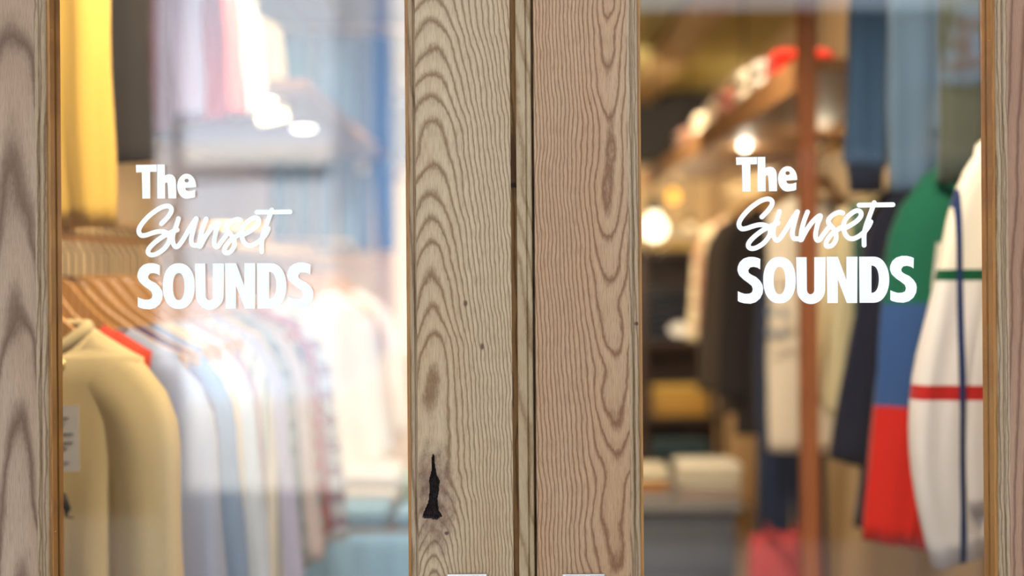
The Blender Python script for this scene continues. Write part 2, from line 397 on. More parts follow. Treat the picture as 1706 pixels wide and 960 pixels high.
# pull handles: plate tops just enter the picture
for dr, u0, u1 in ((door1, 744, 812), (door2, 936, 1008)):
    xa, xb = at(u0, 958, 1.58).x, at(u1, 958, 1.58).x; zt = at((u0 + u1) / 2, 957.0, 1.575).z; xc = (xa + xb) / 2
    h = box_part('handle_plate', (xa, YF - .004, zt - .26), (xb, YF, zt), M['steel'], dr, bevel=.0012)
    mb = MB().tube([(xc, YF - .003, zt - .05), (xc, YF - .040, zt - .05), (xc, YF - .046, zt - .062), (xc, YF - .046, zt - .2), (xc, YF - .040, zt - .212), (xc, YF - .003, zt - .212)], .008, 12)
    mb.v = sub(dr, mb.v); mb.build('handle_grip', M['steel'], h, smooth=True)
    for dx in (-1, 1):
        for dz in (-.012, -.248):
            m2 = MB().lathe([(.0001, .0016), (.003, .001), (.0034, 0), (.0034, -.001)], 10)
            m2.v = sub(dr, [(xc + dx * (xb - xa) * .36 + p[0], YF - .004 - p[2], zt + dz + p[1]) for p in m2.v]); m2.build('screw', M['steel'], h, smooth=True)
# door frame head and jambs
fr = MB(); fr.box((-.704, -.045, 0), (-.692, YI, 2.32)); fr.box((.732, -.045, 0), (.744, YI, 2.32)); fr.box((-.704, -.045, 2.23), (.744, YI, 2.32))
struct('trim_1', fr, M['walnut_l'])

# ------------------------------------------------------------------ lettering on the panes
def catmull(pts, k=8):
    out = []; n = len(pts)
    for i in range(n - 1):
        p0, p1, p2, p3 = pts[max(i - 1, 0)], pts[i], pts[i + 1], pts[min(i + 2, n - 1)]
        for j in range(k):
            t = j / k
            out.append(tuple(.5 * ((2 * p1[c]) + (-p0[c] + p2[c]) * t + (2 * p0[c] - 5 * p1[c] + 4 * p2[c] - p3[c]) * t * t + (-p0[c] + 3 * p1[c] - 3 * p2[c] + p3[c]) * t ** 3) for c in (0, 1)))
    out.append(tuple(pts[-1])); return out
def closed(pts, k=6):
    n = len(pts); q = catmull([pts[-1]] + list(pts) + [pts[0], pts[1]], k); return q[k:k * (n + 1)]
def sc(pts, ox, oy, s=9.6): return [(ox + x / s, oy + y / s) for x, y in pts]
def sup(cx, cy, rx, ry, e=2.2, n=48, a0=0, a1=360):
    o = []
    m = n if a1 - a0 == 360 else n + 1
    for i in range(m):
        t = math.radians(a0 + (a1 - a0) * i / n); c, s_ = math.cos(t), math.sin(t)
        o.append((cx + rx * math.copysign(abs(c) ** (2 / e), c), cy + ry * math.copysign(abs(s_) ** (2 / e), s_)))
    return o
Tl = [(226.3, 274.8), (260.9, 274.3), (260.9, 286.4), (250, 286.5), (250.2, 331), (237, 331), (236, 287.2), (226.8, 287.5)]
hl = [(261.8, 274.2), (274.4, 274), (274.6, 292.6), (277.5, 291), (282, 290.3), (287, 291.3), (291, 295), (292.8, 300), (293.4, 308), (293.6, 330.6), (280.3, 330.7),
      (279.4, 310), (278.8, 305.5), (277.3, 304), (275.6, 304.6), (274.9, 307), (275, 330.8), (261.9, 331)]
el_out = sup(310.8, 310.4, 15.6, 20.9, 2.2, 44, 8, 360 - 0)
# e: outer contour broken by the mouth on the right
ang = lambda a: (310.8 + 15.8 * math.cos(math.radians(a)), 310.4 + 20.9 * math.sin(math.radians(a)))
el = [ang(a) for a in range(5, -282, -7)] + [(321.5, 329.8), (325, 328.2), (325.2, 316.2), (319, 318.2), (313.5, 318.6), (310, 317.2), (308.6, 313.4)]
eye = sup(310.9, 300.9, 3.6, 3.0, 2.2, 16)
S_pts = [(445, 165), (441, 330), (400, 302), (340, 288), (285, 298), (255, 340), (262, 380), (300, 410), (380, 450), (440, 508), (478, 570), (490, 630), (480, 710), (440, 790), (370, 848),
         (290, 872), (190, 864), (120, 845), (90, 826), (90, 672), (140, 695), (200, 714), (270, 712), (312, 690), (326, 640), (308, 588), (250, 540), (180, 490), (110, 420), (83, 345), (90, 280), (120, 212), (180, 157), (260, 131), (340, 131), (400, 145)]
Sl = sc(S_pts, 220, 425)
S2 = [((u - 228.7) * 1.045 + 478.1, v - 1.3) for u, v in Sl]
Oo = sc(sup(745, 498, 256, 368, 2.25), 220, 425); Oi = sc(sup(745, 505, 92, 216, 2.3), 220, 425)
Ul = sc([(1005, 136), (1170, 136), (1176, 640)] + [(1234 + 58 * math.cos(math.radians(a)), 650 + 72 * math.sin(math.radians(a))) for a in range(170, 5, -15)] +
        [(1290, 640), (1290, 136), (1470, 136), (1464, 640)] + [(1240 + 224 * math.cos(math.radians(a)), 640 + 238 * math.sin(math.radians(a))) for a in range(8, 175, 8)] + [(1018, 640)], 220, 425)
Nl = sc([(45, 130), (222, 130), (356, 500), (356, 130), (530, 130), (526, 862), (362, 862), (220, 490), (222, 862), (55, 862)], 370, 425)
Do = sc([(555, 130), (780, 130)] + [(780 + 250 * math.cos(math.radians(a)) ** .9, 494 + 364 * math.sin(math.radians(a))) for a in range(-85, 86, 8)] + [(780, 858), (562, 858)], 370, 425)
Di = sc([(750, 268)] + [(752 + 114 * max(0, math.cos(math.radians(a))) ** .8, 486 + 214 * math.sin(math.radians(a))) for a in range(-75, 76, 10)] + [(750, 704)], 370, 425)
A, B = (220, 330), (350, 330)
script = [
    sc([(468, 412), (560, 318), (618, 235), (630, 175), (600, 138), (540, 130), (440, 165), (300, 262), (185, 378), (118, 480), (110, 550), (150, 598), (230, 592), (330, 558), (440, 535), (540, 550), (592, 600), (592, 690), (515, 808), (400, 890), (310, 912), (258, 880), (265, 820), (330, 742), (440, 652), (540, 590), (640, 540), (720, 510)], *A),
    sc([(742, 328), (705, 450), (655, 580), (650, 700), (690, 778), (745, 760), (830, 640), (930, 470), (1025, 330)], *A),
    sc([(1027, 332), (972, 530), (945, 670), (968, 748), (1030, 758)], *A),
    sc([(1185, 335), (1130, 480), (1090, 640), (1076, 775)], *A),
    sc([(1090, 772), (1170, 620), (1262, 492), (1350, 408), (1388, 398), (1375, 450), (1345, 520), (1312, 680), (1325, 768), (1368, 778), (1430, 695), (1510, 590)], *A),
    sc([(488, 352), (430, 340), (340, 380), (272, 450), (272, 515), (330, 580), (378, 660), (385, 765), (330, 855), (262, 880), (226, 850), (250, 772), (330, 672), (420, 610), (500, 560)], *B),
    sc([(500, 600), (600, 552), (710, 480), (775, 400), (768, 335), (710, 315), (622, 362), (540, 445), (503, 540), (512, 640), (560, 728), (640, 760), (740, 722), (840, 640), (900, 560), (932, 492)], *B),
    sc([(985, 190), (960, 262), (900, 430), (850, 572), (826, 700), (826, 860)], *B),
    sc([(748, 228), (1278, 222)], *B)]
def to_wall(p, mode):
    u, v = p
    if mode == 'r':                 # the same decal on the right leaf
        u, v = 1225.8 + (u - 226.3) * 1.018, 261.8 + (v - 274.4) * 1.013 + (u - 226.3) * -.0015
    q = at(u, v, 1.6 + YG); return (q.x, q.z)
def curve_mesh(name, loops, mode, pane, door):
    cu = bpy.data.curves.new(name, 'CURVE'); cu.dimensions = '2D'; cu.fill_mode = 'BOTH'; cu.extrude = .00008
    for lp in loops:
        sp = cu.splines.new('POLY'); sp.points.add(len(lp) - 1); sp.use_cyclic_u = True
        for pt, p in zip(sp.points, lp):
            x, z = to_wall(p, mode); pt.co = (x, z, 0, 1)
    tmp = bpy.data.objects.new(name, cu); COL.objects.link(tmp)
    me = bpy.data.meshes.new_from_object(tmp.evaluated_get(bpy.context.evaluated_depsgraph_get()))
    bpy.data.objects.remove(tmp)
    for vv in me.vertices:
        x, z, d = vv.co; vv.co = (x - door.location.x, YG - .00018 - d, z)
    me.materials.clear(); me.materials.append(M['vinyl'])
    o = bpy.data.objects.new(name, me); link(o, pane); return o
import numpy as np
def script_cells(strokes, hw, h=.55):
    """one flat outline-true sheet for the joined script strokes (marching squares over the distance to the pen path)"""
    segs = []
    for st in strokes:
        q = catmull(st, 6); segs += list(zip(q, q[1:]))
    allp = np.array([p for sg in segs for p in sg]); lo = allp.min(0) - hw - 2; hi = allp.max(0) + hw + 2
    nx, ny = int((hi[0] - lo[0]) / h) + 1, int((hi[1] - lo[1]) / h) + 1
    gx, gy = np.meshgrid(lo[0] + np.arange(nx) * h, lo[1] + np.arange(ny) * h)
    d = np.full(gx.shape, 1e9)
    for a, b in segs:
        ex, ey = b[0] - a[0], b[1] - a[1]; l2 = ex * ex + ey * ey + 1e-12
        t = np.clip(((gx - a[0]) * ex + (gy - a[1]) * ey) / l2, 0, 1)
        d = np.minimum(d, np.hypot(gx - a[0] - t * ex, gy - a[1] - t * ey))
    d = hw - d
    V = {}; vs = []; fs = []
    def vid(key, p):
        if key not in V: V[key] = len(vs); vs.append(p)
        return V[key]
    for j in range(ny - 1):
        row = d[j:j + 2]
        for i in np.nonzero((row[0, :-1] > 0) | (row[0, 1:] > 0) | (row[1, :-1] > 0) | (row[1, 1:] > 0))[0]:
            i = int(i); cs = [(i, j), (i + 1, j), (i + 1, j + 1), (i, j + 1)]; poly = []
            for k in range(4):
                a, b = cs[k], cs[(k + 1) % 4]; da, db = d[a[1], a[0]], d[b[1], b[0]]
                if da > 0: poly.append(vid(a, (gx[0, a[0]], gy[a[1], 0])))
                if (da > 0) != (db > 0):
                    t = da / (da - db); e = (min(a, b), max(a, b))
                    poly.append(vid(e, (gx[0, a[0]] + t * (gx[0, b[0]] - gx[0, a[0]]), gy[a[1], 0] + t * (gy[b[1], 0] - gy[a[1], 0]))))
            if len(poly) > 2: fs.append(poly)
    return vs, fs
SCRIPT_V, SCRIPT_F = script_cells(script, 4.05)
for mode, pane, dr in (('l', pane1, door1), ('r', pane2, door2)):
    for loops in ([Tl], [hl], [el, eye], [Sl], [Oo, Oi], [Ul], [Nl], [Do, Di], [S2]):
        curve_mesh('letter', loops, mode, pane, dr)
    mb = MB(); vs = []
    for p in SCRIPT_V:
        x, z = to_wall(p, mode); vs.append((x - dr.location.x, YG - .0003, z))
    mb.add(vs, SCRIPT_F); mb.build('script_word', M['vinyl'], pane, fix=False)

# ------------------------------------------------------------------ garments
rng = random.Random(11)
PROF = [(0, 0), (.025, .003), (.04, .012), (.05, .024), (.08, .055), (.126, .088), (.17, .112), (.21, .128), (.25, .15)]
def drop(x):
    x = abs(x)
    for (a, p), (b, q) in zip(PROF, PROF[1:]):
        if x <= b: return p + (q - p) * (x - a) / (b - a)
    return PROF[-1][1]

def make_hanger(mat):
    xs = [-.208 + .416 * i / 40 for i in range(41)]
    top = [(x, -drop(x) - (.004 if abs(x) > .2 else 0)) for x in xs]
    bot = [(x, -drop(x) - .046 + .024 * (abs(x) / .208) ** 2 + (.012 if abs(x) < .03 else 0)) for x in xs][::-1]
    prof = top + bot; n = len(prof); m = len(xs); mb = MB()
    def yo(x): return .006 * (abs(x) / .21) ** 2          # shoulders sweep forward
    vs = [(x, -.007 - yo(x), z) for x, z in prof] + [(x, .007 - yo(x), z) for x, z in prof]
    mb.v = vs
    fs = []
    for i in range(m - 1):
        a, b, c, d = i, i + 1, n - 2 - i, n - 1 - i
        fs += [(a, b, c, d), (n + d, n + c, n + b, n + a)]
    fs += [(i, n + i, n + (i + 1) % n, (i + 1) % n) for i in range(n)]
    mb.f = fs; mb.mi = [0] * len(fs)
    return mb.build('hanger_bar', mat, None, bevel=.002)
def hook_mesh(rail_dz):
    R = .0165
    path = [(0, 0, -.01), (0, 0, rail_dz - R * 1.4)] + [(R * math.sin(math.radians(a)) * -1, 0, rail_dz - R * math.cos(math.radians(a))) for a in range(40, 281, 20)]
    path = [(0, 0, -.01), (0, 0, rail_dz - .032), (-.006, 0, rail_dz - .024)] + [(-R * math.cos(math.radians(a)), 0, rail_dz + R * math.sin(math.radians(a))) for a in range(-40, 200, 20)]
    path = [(p[0], p[1], p[2]) for p in path]
    return MB().tube(path, .0019, 6).build('hook', M['hook'], None, smooth=True)
_hp = {}
def add_hanger(loc, rz, rail_dz, label, group, mat='hanger', wid=1.0):
    key = (mat, rail_dz)
    if key not in _hp:
        b = make_hanger(M[mat]); h = hook_mesh(rail_dz); _hp[key] = (b.data, h.data)
        bpy.data.objects.remove(b); bpy.data.objects.remove(h)
    r = empty('coat_hanger', loc, label, 'hanger', group, rz=rz)
    b = link(bpy.data.objects.new('hanger_bar', _hp[key][0]), r); b.scale.x = wid
    link(bpy.data.objects.new('hook', _hp[key][1]), r)
    return r

def loft(rows, N, phase=0.0, folds=6, close_end=False):
    """rows: (centre, width dir, depth dir, half width, half depth, fold amplitude, neck dip)"""
    mb = MB(); vs = []
    for j, (c, U, V, a, b, fa, dip) in enumerate(rows):
        for k in range(N):
            t = 2 * math.pi * k / N; ct, st = math.cos(t), math.sin(t)
            px = a * math.copysign(abs(ct) ** .85, ct); py = b * math.copysign(abs(st) ** .8, st)
            s = px / max(a, 1e-4)
            side = 1 if st >= 0 else -1
            w = math.sin(folds * s * 2.1 + phase + side * 1.3 + j * .05) * .6 + math.sin(folds * 1.9 * s + phase * 2.3 + j * .11) * .4
            py += fa * w * (abs(st) ** .5)
            px += fa * .35 * math.sin(j * .55 + phase + side)
            p = c + U * px + V * py
            if dip and st < 0: p = p + Vector((0, 0, -dip * (1 - ct * ct)))
            vs.append(p)
    m = len(rows); mb.v = [tuple(p) for p in vs]
    mb.f = [(j * N + k, j * N + (k + 1) % N, (j + 1) * N + (k + 1) % N, (j + 1) * N + k) for j in range(m - 1) for k in range(N)]
    if close_end: mb.f.append(tuple(range((m - 1) * N, m * N)))
    mb.mi = [0] * len(mb.f); return mb

UX, UY = Vector((1, 0, 0)), Vector((0, 1, 0))
def garment(name, cat, label, group, loc, mat, length, sl=.56, ws=.19, wb=.2, wn=.1, neckdip=.04, rz=0.0, spread=.06, collar=None, ribs=None,
            sleeve_w=.068, thick=.036, folds=5, flare=.06, sides=(-1, 1), smat=None, fold_amp=.008, cuffs=True, curl=0.0):
    ph = rng.random() * 6
    g = empty(name, loc, label, cat, group, rz=rz)
    rows = []
    z_sh = -drop(ws)
    for i in range(6):
        t = i / 5; w = wn + (ws - wn) * t
        rows.append((Vector((0, 0, -drop(w) + .006 * (1 - t))), UX, UY, w, .026 + .008 * t, .001, neckdip * (1 - t) ** 1.5))
    nb = 20
    for i in range(1, nb + 1):
        t = i / nb; z = z_sh - .01 + (-length - z_sh + .01) * t
        w = ws + (wb - ws) * min(1, t * 3.0) + flare * wb * t
        rows.append((Vector((0, 0, z)), UX, UY, w, .034 + (thick - .034) * min(1, t * 2), .002 + fold_amp * min(1, t * 1.6), 0))
    loft(rows, 44, ph, folds).build('body', mat, g, smooth=True, solid=.0016)
    for s in sides:
        rs = []; n = 20; L = sl + .03          # the sleeve leaves along the shoulder slope and bends down
        f0 = math.atan2(drop(ws) - drop(ws - .07), .07); f1 = math.pi / 2 - math.atan2(spread, sl)
        px, pz = ws - .07, -drop(ws - .07); h0 = sleeve_w * .95
        px, pz = px - math.sin(f0) * h0, pz - math.cos(f0) * h0 + .001
        for i in range(n + 1):
            t = i / n; q = min(1, t * 4.0); f = f0 + (f1 - f0) * q * q * (3 - 2 * q) + curl * max(0.0, t - .5) * 2
            wdt = sleeve_w * (.95 - .27 * t)
            rs.append((Vector((s * px, -.010 * t, pz)), Vector((s * math.sin(f), 0, math.cos(f))), UY, wdt, (.034 - .006 * t) * (.72 + .28 * min(1, t * 5)), .001 + .006 * min(1, t * 2), 0))
            px += math.cos(f) * L / n; pz -= math.sin(f) * L / n
        o = loft(rs, 26, ph + s * 2, 3).build('sleeve', smat or mat, g, smooth=True, solid=.0016)
        if ribs and cuffs:
            c = rs[-1]; cr = [(c[0] + Vector((0, 0, -.0)), UX, UY, c[3] * .86, c[4] * .95, 0, 0), (c[0] + Vector((0, 0, -.03)), UX, UY, c[3] * .78, c[4] * .9, 0, 0), (c[0] + Vector((0, 0, -.06)), UX, UY, c[3] * .74, c[4] * .85, 0, 0)]
            loft(cr, 26).build('cuff', ribs, g, smooth=True, solid=.003)
    if ribs:
        c = rows[-1]; z = c[0].z
        loft([(Vector((0, 0, z + .004)), UX, UY, c[3] * .97, c[4], .004, 0), (Vector((0, 0, z - .03)), UX, UY, c[3] * .9, c[4] * .9, .003, 0), (Vector((0, 0, z - .06)), UX, UY, c[3] * .88, c[4] * .9, .003, 0)], 44, ph).build('hem_band', ribs, g, smooth=True, solid=.003)
    if collar == 'crew':
        cr = []
        for dz, da in ((.004, 0), (.016, -.006), (.018, -.010), (.006, -.012)):
            cr.append((Vector((0, 0, -drop(wn) + dz)), UX, UY, wn + da, .032 + da * .3, 0, neckdip))
        loft(cr, 44).build('collar', mat, g, smooth=True, solid=.002)
    elif collar:
        # turned-down collar: two pointed leaves and a stand
        loft([(Vector((0, 0, -drop(wn) + .0)), UX, UY, wn, .034, 0, neckdip * .6), (Vector((0, 0, -drop(wn) + .03)), UX, UY, wn * .8, .034, 0, neckdip * .5)], 40).build('collar_stand', collar, g, smooth=True, solid=.002)
        zt = -drop(wn) + .035
        for s in (-1, 1):
            pts = [(s * wn * .78, -.0, zt), (s * wn * .85, -.040, zt - .03), (s * .02, -.062, zt - .055), (s * .048, -.075, zt - .125), (s * (wn + .045), -.060, zt - .085), (s * (wn + .03), -.004, zt - .035)]
            c0 = (s * wn * .7, -.058, zt - .055)
            mb = MB(); mb.add([c0] + pts, [(0, i, i + 1) for i in range(1, 6)] + [(0, 6, 1)])
            o = mb.build('collar_leaf', collar, g, smooth=True, solid=.003)
    return g

def trousers(label, group, loc, mat, length, half=.11, rz=0.0, waist=None):
    ph = rng.random() * 6
    g = empty('trousers', loc, label, 'trousers', group, rz=rz)
    rows = [(Vector((0, 0, -.02 - .22 * t)), UX, UY, half * (1.0 + .12 * t), .028 + .012 * t, .002 + .004 * t, 0) for t in (0, .25, .5, .75, 1)]
    loft(rows, 36, ph, 4).build('seat', mat, g, smooth=True, solid=.002)
    for s in (-1, 1):
        rs = [(Vector((s * half * (.5 + .12 * t), -.004 * s, -.22 - (length - .22) * t)), UX, UY, half * (.60 - .12 * t), .036 - .006 * t, .006, 0) for t in [i / 12 for i in range(13)]]
        loft(rs, 26, ph + s, 3).build('leg', mat, g, smooth=True, solid=.002)
    loft([(Vector((0, 0, 0)), UX, UY, half * .98, .03, 0, 0), (Vector((0, 0, -.04)), UX, UY, half * 1.0, .031, 0, 0)], 36).build('waistband', waist or mat, g, smooth=True, solid=.004)
    return g

def rail(name, x, d0, d1, z, label, brackets, wall, mat='brass', r=.0125):
    g = empty(name, (x, CY + d0, z), label, 'rail')
    MB().tube([(0, 0, 0), (0, (d1 - d0) / 2, 0), (0, d1 - d0, 0)], r, 20).build('rod', M[mat], g, smooth=True)
    for d in brackets:
        MB().tube([(0, d - d0, 0), (0, d - d0, .05), (0, d - d0, .07), (wall - x, d - d0, .075)], .007, 10).build('bracket', M[mat], g, smooth=True)
    return g

# --- left lower rail
XL, ZRL, ZHL = -.72, 1.420, 1.350
rail('garment_rail', XL, 1.75, 8.2, ZRL, 'long brass clothes rail along the left wall', (1.8, 4.2, 6.4), WL)
FAB = {}
def fab(key, *a, **k):
    if key not in FAB: FAB[key] = fabric('cloth ' + key, *a, **k)
    return FAB[key]
left_row = [
 # depth, key, rgb, kwargs, label, length, sleeve, extra
 (2.05, 'sweatshirt', 'oatmeal', (226, 202, 148), {'heather': .14}, 'oatmeal crew-neck sweatshirt with paper tag, nearest on the left rail', .66, .62, dict(wn=.118, neckdip=.05, collar='crew', ws=.188, wb=.156, spread=.03, flare=.03, sleeve_w=.06)),
 (2.13, 'tshirt', 'vermilion', (214, 72, 44), {}, 'vermilion red shirt peeking out behind the oatmeal sweatshirt', .62, .10, dict(ws=.178, wb=.14, spread=.0, sleeve_w=.055)),
 (2.21, 'shirt', 'misty', (164, 172, 192), {}, 'misty grey-blue shirt just behind the red one', .68, .6, dict(ws=.2, spread=.055)),
 (2.29, 'shirt', 'plum', (84, 70, 106), {}, 'dusky purple shirt behind the misty grey-blue shirt', .7, .6, dict(ws=.19, spread=.05)),
 (2.37, 'shirt', 'chambray', (128, 154, 190), {}, 'light chambray blue shirt on the left rail', .7, .6, dict(ws=.2, spread=.06)),
 (2.47, 'shirt', 'ecru', (222, 206, 176), {}, 'ecru shirt behind the chambray blue one', .7, .62, dict(ws=.19, spread=.05)),
 (2.56, 'shirt', 'iceblue', (198, 212, 230), {}, 'ice blue shirt in the middle of the left rail', .7, .6, dict(ws=.2, spread=.07)),
 (2.66, 'shirt', 'mauve', (176, 146, 158), {}, 'pale mauve shirt behind the ice blue one', .66, .56, dict(ws=.195, spread=.05)),
 (2.76, 'shirt', 'stripe', (222, 218, 206), {'plaid': [('x', 42, .3, (92, 124, 120))]}, 'off-white shirt with sage green stripes on the left rail', .66, .56, dict(ws=.2, spread=.05)),
 (2.86, 'shirt', 'lavender', (178, 178, 208), {}, 'pale lavender shirt with a low hem', .62, .54, dict(ws=.21, spread=.07)),
 (2.97, 'shirt', 'sand', (212, 186, 150), {}, 'sandy tan shirt behind the pale lavender one', .6, .5, dict(ws=.2, spread=.05)),
 (3.08, 'shirt', 'tealcheck', (150, 158, 160), {'plaid': [('x', 20, .3, (70, 100, 112)), ('z', 18, .3, (90, 110, 104))]}, 'grey and teal checked shirt on the left rail', .6, .5, dict(ws=.2, spread=.06)),
 (3.18, 'shirt', 'rosegrey', (206, 192, 190), {}, 'rosy grey shirt behind the teal checked one', .6, .5, dict(ws=.21, spread=.07)),
 (3.30, 'shirt', 'plaid', (176, 150, 120), {'plaid': [('x', 22, .25, (56, 92, 82)), ('z', 20, .3, (190, 70, 54)), ('x', 9, .2, (40, 50, 80))]}, 'tan, green and red plaid shirt near the end of the row', .58, .5, dict(ws=.21, spread=.06)),
 (3.42, 'shirt', 'crimson', (164, 24, 36), {}, 'crimson shirt behind the plaid one', .54, .48, dict(ws=.21, spread=.06)),
 (3.54, 'shirt', 'greyend', (190, 196, 204), {'plaid': [('z', 16, .4, (120, 60, 90))]}, 'grey shirt with berry bands, last of the packed left row', .6, .52, dict(ws=.22, spread=.07)),
]
for d, nm, key, rgb, fk, lab, ln, sl, ex in left_row:
    rz = rng.uniform(-.05, .05)
    add_hanger((XL, CY + d, ZHL), rz, ZRL - ZHL, 'curved wooden hanger carrying the ' + lab.split(',')[0].split(' on the')[0], 'wooden hangers on the left rail', wid=(ex.get('ws', .19) - .02) / .208)
    ex.setdefault('wn', .128); ex.setdefault('wb', ex.get('ws', .19) - .025)
    g = garment(nm, 'shirt' if nm != 'sweatshirt' else 'sweatshirt', lab, 'clothes on the left rail', (XL, CY + d, ZHL), fab(key, rgb, **fk), ln, sl, rz=rz, **ex)
    if key == 'oatmeal':
        c = at(115, 731, 1.985) - g.location
        t = MB().box((c.x - .017, c.y - .0006, c.z - .046), (c.x + .0145, c.y + .0006, c.z + .046)).build('paper_tag', M['card'], g); t.rotation_euler = (0, .0, 0)
        for k, (w, dz) in enumerate(((.012, .028), (.006, .020), (.018, .006), (.018, -.006), (.010, -.014), (.012, -.034))):
            MB().box((c.x - .012, c.y - .0012, c.z + dz), (c.x - .012 + w, c.y - .0007, c.z + dz + .0012)).build('printed_line', M['ink'], t)
        c = at(108, 842, 1.985) - g.location
        MB().tube([c + Vector((-.02, .01, .02)), c + Vector((-.004, 0, .012)), c + Vector((.004, 0, -.006)), c + Vector((.002, 0, -.016)), c + Vector((.012, .002, -.018))], [.004, .007, .005, .002, .001], 8).build('chest_print', M['ink'], g, smooth=True)
        c = at(103, 606, 2.02) - g.location
        MB().lathe([(.001, .006), (.006, .004), (.006, -.006), (.001, -.008)], 10, c).build('brass_pendant', M['brass'], g, smooth=True)
        c = at(100, 575, 2.07) - g.location
        MB().box((c.x - .04, c.y - .001, c.z - .012), (c.x + .012, c.y + .001, c.z + .014)).build('neck_label', fab('navylabel', (70, 74, 92)), g)
# bare hangers among them and down the rail
for i, d in enumerate((2.25, 2.33, 2.42, 2.52, 2.61, 2.71)):
    add_hanger((XL, CY + d, ZHL), 0.02 * (i % 3 - 1), ZRL - ZHL, 'empty wooden hanger squeezed in beside the ' + ('misty grey-blue', 'dusky purple', 'chambray blue', 'ecru', 'ice blue', 'pale mauve')[i] + ' shirt', 'empty hangers on the left rail')
# white shirts further down the same rail
for d, key, rgb, lab in ((4.75, 'white1', (236, 232, 226), 'white shirt hanging alone far down the left rail'), (5.0, 'white2', (226, 226, 230), 'cool white shirt second in the far left group'),
                         (5.3, 'tanfar', (196, 160, 120), 'tan jacket in the far left group'), (5.7, 'white3', (240, 236, 226), 'cream white shirt at the far end of the left rail')):
    rz = rng.uniform(-.1, .1)
    add_hanger((XL, CY + d, ZHL), rz, ZRL - ZHL, 'wooden hanger carrying the ' + lab, 'wooden hangers on the left rail')
    garment('shirt', 'shirt', lab, 'far clothes on the left rail', (XL, CY + d, ZHL), fab(key, rgb), .66, .5, ws=.2, wb=.21, spread=.08, rz=rz)

# --- left upper rail: yellow jacket, charcoal, dark red, then bright ones
XU, ZRU, ZHU = -.9, 2.29, 2.22
rail('garment_rail', XU, 1.75, 4.6, ZRU, 'brass clothes rail high on the left wall', (1.8, 4.5), WL)
upper = [
 (2.24, 'yellow', (232, 190, 92), {}, 'bright yellow jacket hanging high behind the left stile', .64, .66, dict(ws=.2, wb=.215, spread=.035, sleeve_w=.075)),
 (2.55, 'charcoal', (52, 49, 47), {}, 'charcoal grey jacket beside the yellow one', .56, .52, dict(ws=.2, wb=.215, spread=.035, sleeve_w=.08)),
 (2.78, 'oxblood', (82, 20, 24), {}, 'oxblood dark red jacket behind the charcoal one', .52, .46, dict(ws=.2, wb=.2, spread=.02)),
 (3.05, 'lilac', (176, 164, 200), {}, 'pale lilac top on the upper left rail', .44, .38, dict(ws=.21, wb=.21, spread=.03)),
 (3.30, 'scarlet', (196, 20, 16), {}, 'scarlet top on the upper left rail', .42, .36, dict(ws=.21, wb=.21, spread=.03)),
 (3.55, 'pink', (230, 104, 92), {}, 'salmon pink top on the upper left rail', .38, .32, dict(ws=.21, wb=.21, spread=.04)),
 (3.85, 'white4', (250, 248, 240), {}, 'pure white top on the upper left rail', .33, .28, dict(ws=.21, wb=.21, spread=.04)),
 (4.25, 'butter', (250, 236, 190), {}, 'butter cream top at the end of the upper left rail', .30, .26, dict(ws=.21, wb=.215, spread=.04)),
]
for d, key, rgb, fk, lab, ln, sl, ex in upper:
    rz = rng.uniform(-.04, .04)
    add_hanger((XU, CY + d, ZHU), rz, ZRU - ZHU, 'wooden hanger carrying the ' + lab.split(' hanging')[0], 'wooden hangers on the upper left rail')
    kn = 'top' if ' top ' in lab else 'jacket'
    garment(kn, kn, lab, 'clothes on the upper left rail', (XU, CY + d, ZHU), fab(key, rgb, **fk), ln, sl, rz=rz, **ex)

# denim hanging high at the back left
dr_ = empty('denim_rail', (-.95, CY + 6.5, 2.47), 'short brass rail for jeans at the back left under the ceiling', 'rail')
MB().tube([(WL + .95, 0, 0), (.2, 0, 0), (.55, 0, 0)], .011, 14).build('rod', M['brass'], dr_, smooth=True)
for q in (.0, .5): MB().tube([(q, 0, 0), (q, 0, .04), (q, 0, .08)], .006, 8).build('drop_rod', M['brass'], dr_, smooth=True)
for x, rgb, lab, ln, key in ((-.625, (44, 76, 120), 'dark blue jeans hanging high at the back left beside the oak stile', .98, 'dj1'), (-.80, (112, 150, 186), 'washed blue jeans hanging high next to the dark blue pair', .98, 'dj2'), (-1.0, (92, 140, 150), 'teal washed jeans hanging high at the back left, farthest from the stile', .92, 'dj3')):
    j = trousers(lab, 'jeans hanging at the back left', (x, CY + 6.5, 2.43), fab(key, rgb), ln, .085)
    for q in (-.05, .05):
        MB().tube([(q, -.02, -.02), (q, -.018, .02), (q, 0, .055), (q, .018, .02), (q, .02, -.02)], .004, 6).build('hanging_loop', fab(key, rgb), j, smooth=True)
    MB().box((-.075, -.046, -.62), (-.03, -.041, -.48)).build('paper_tag', M['card'], j) if key == 'dj1' else None

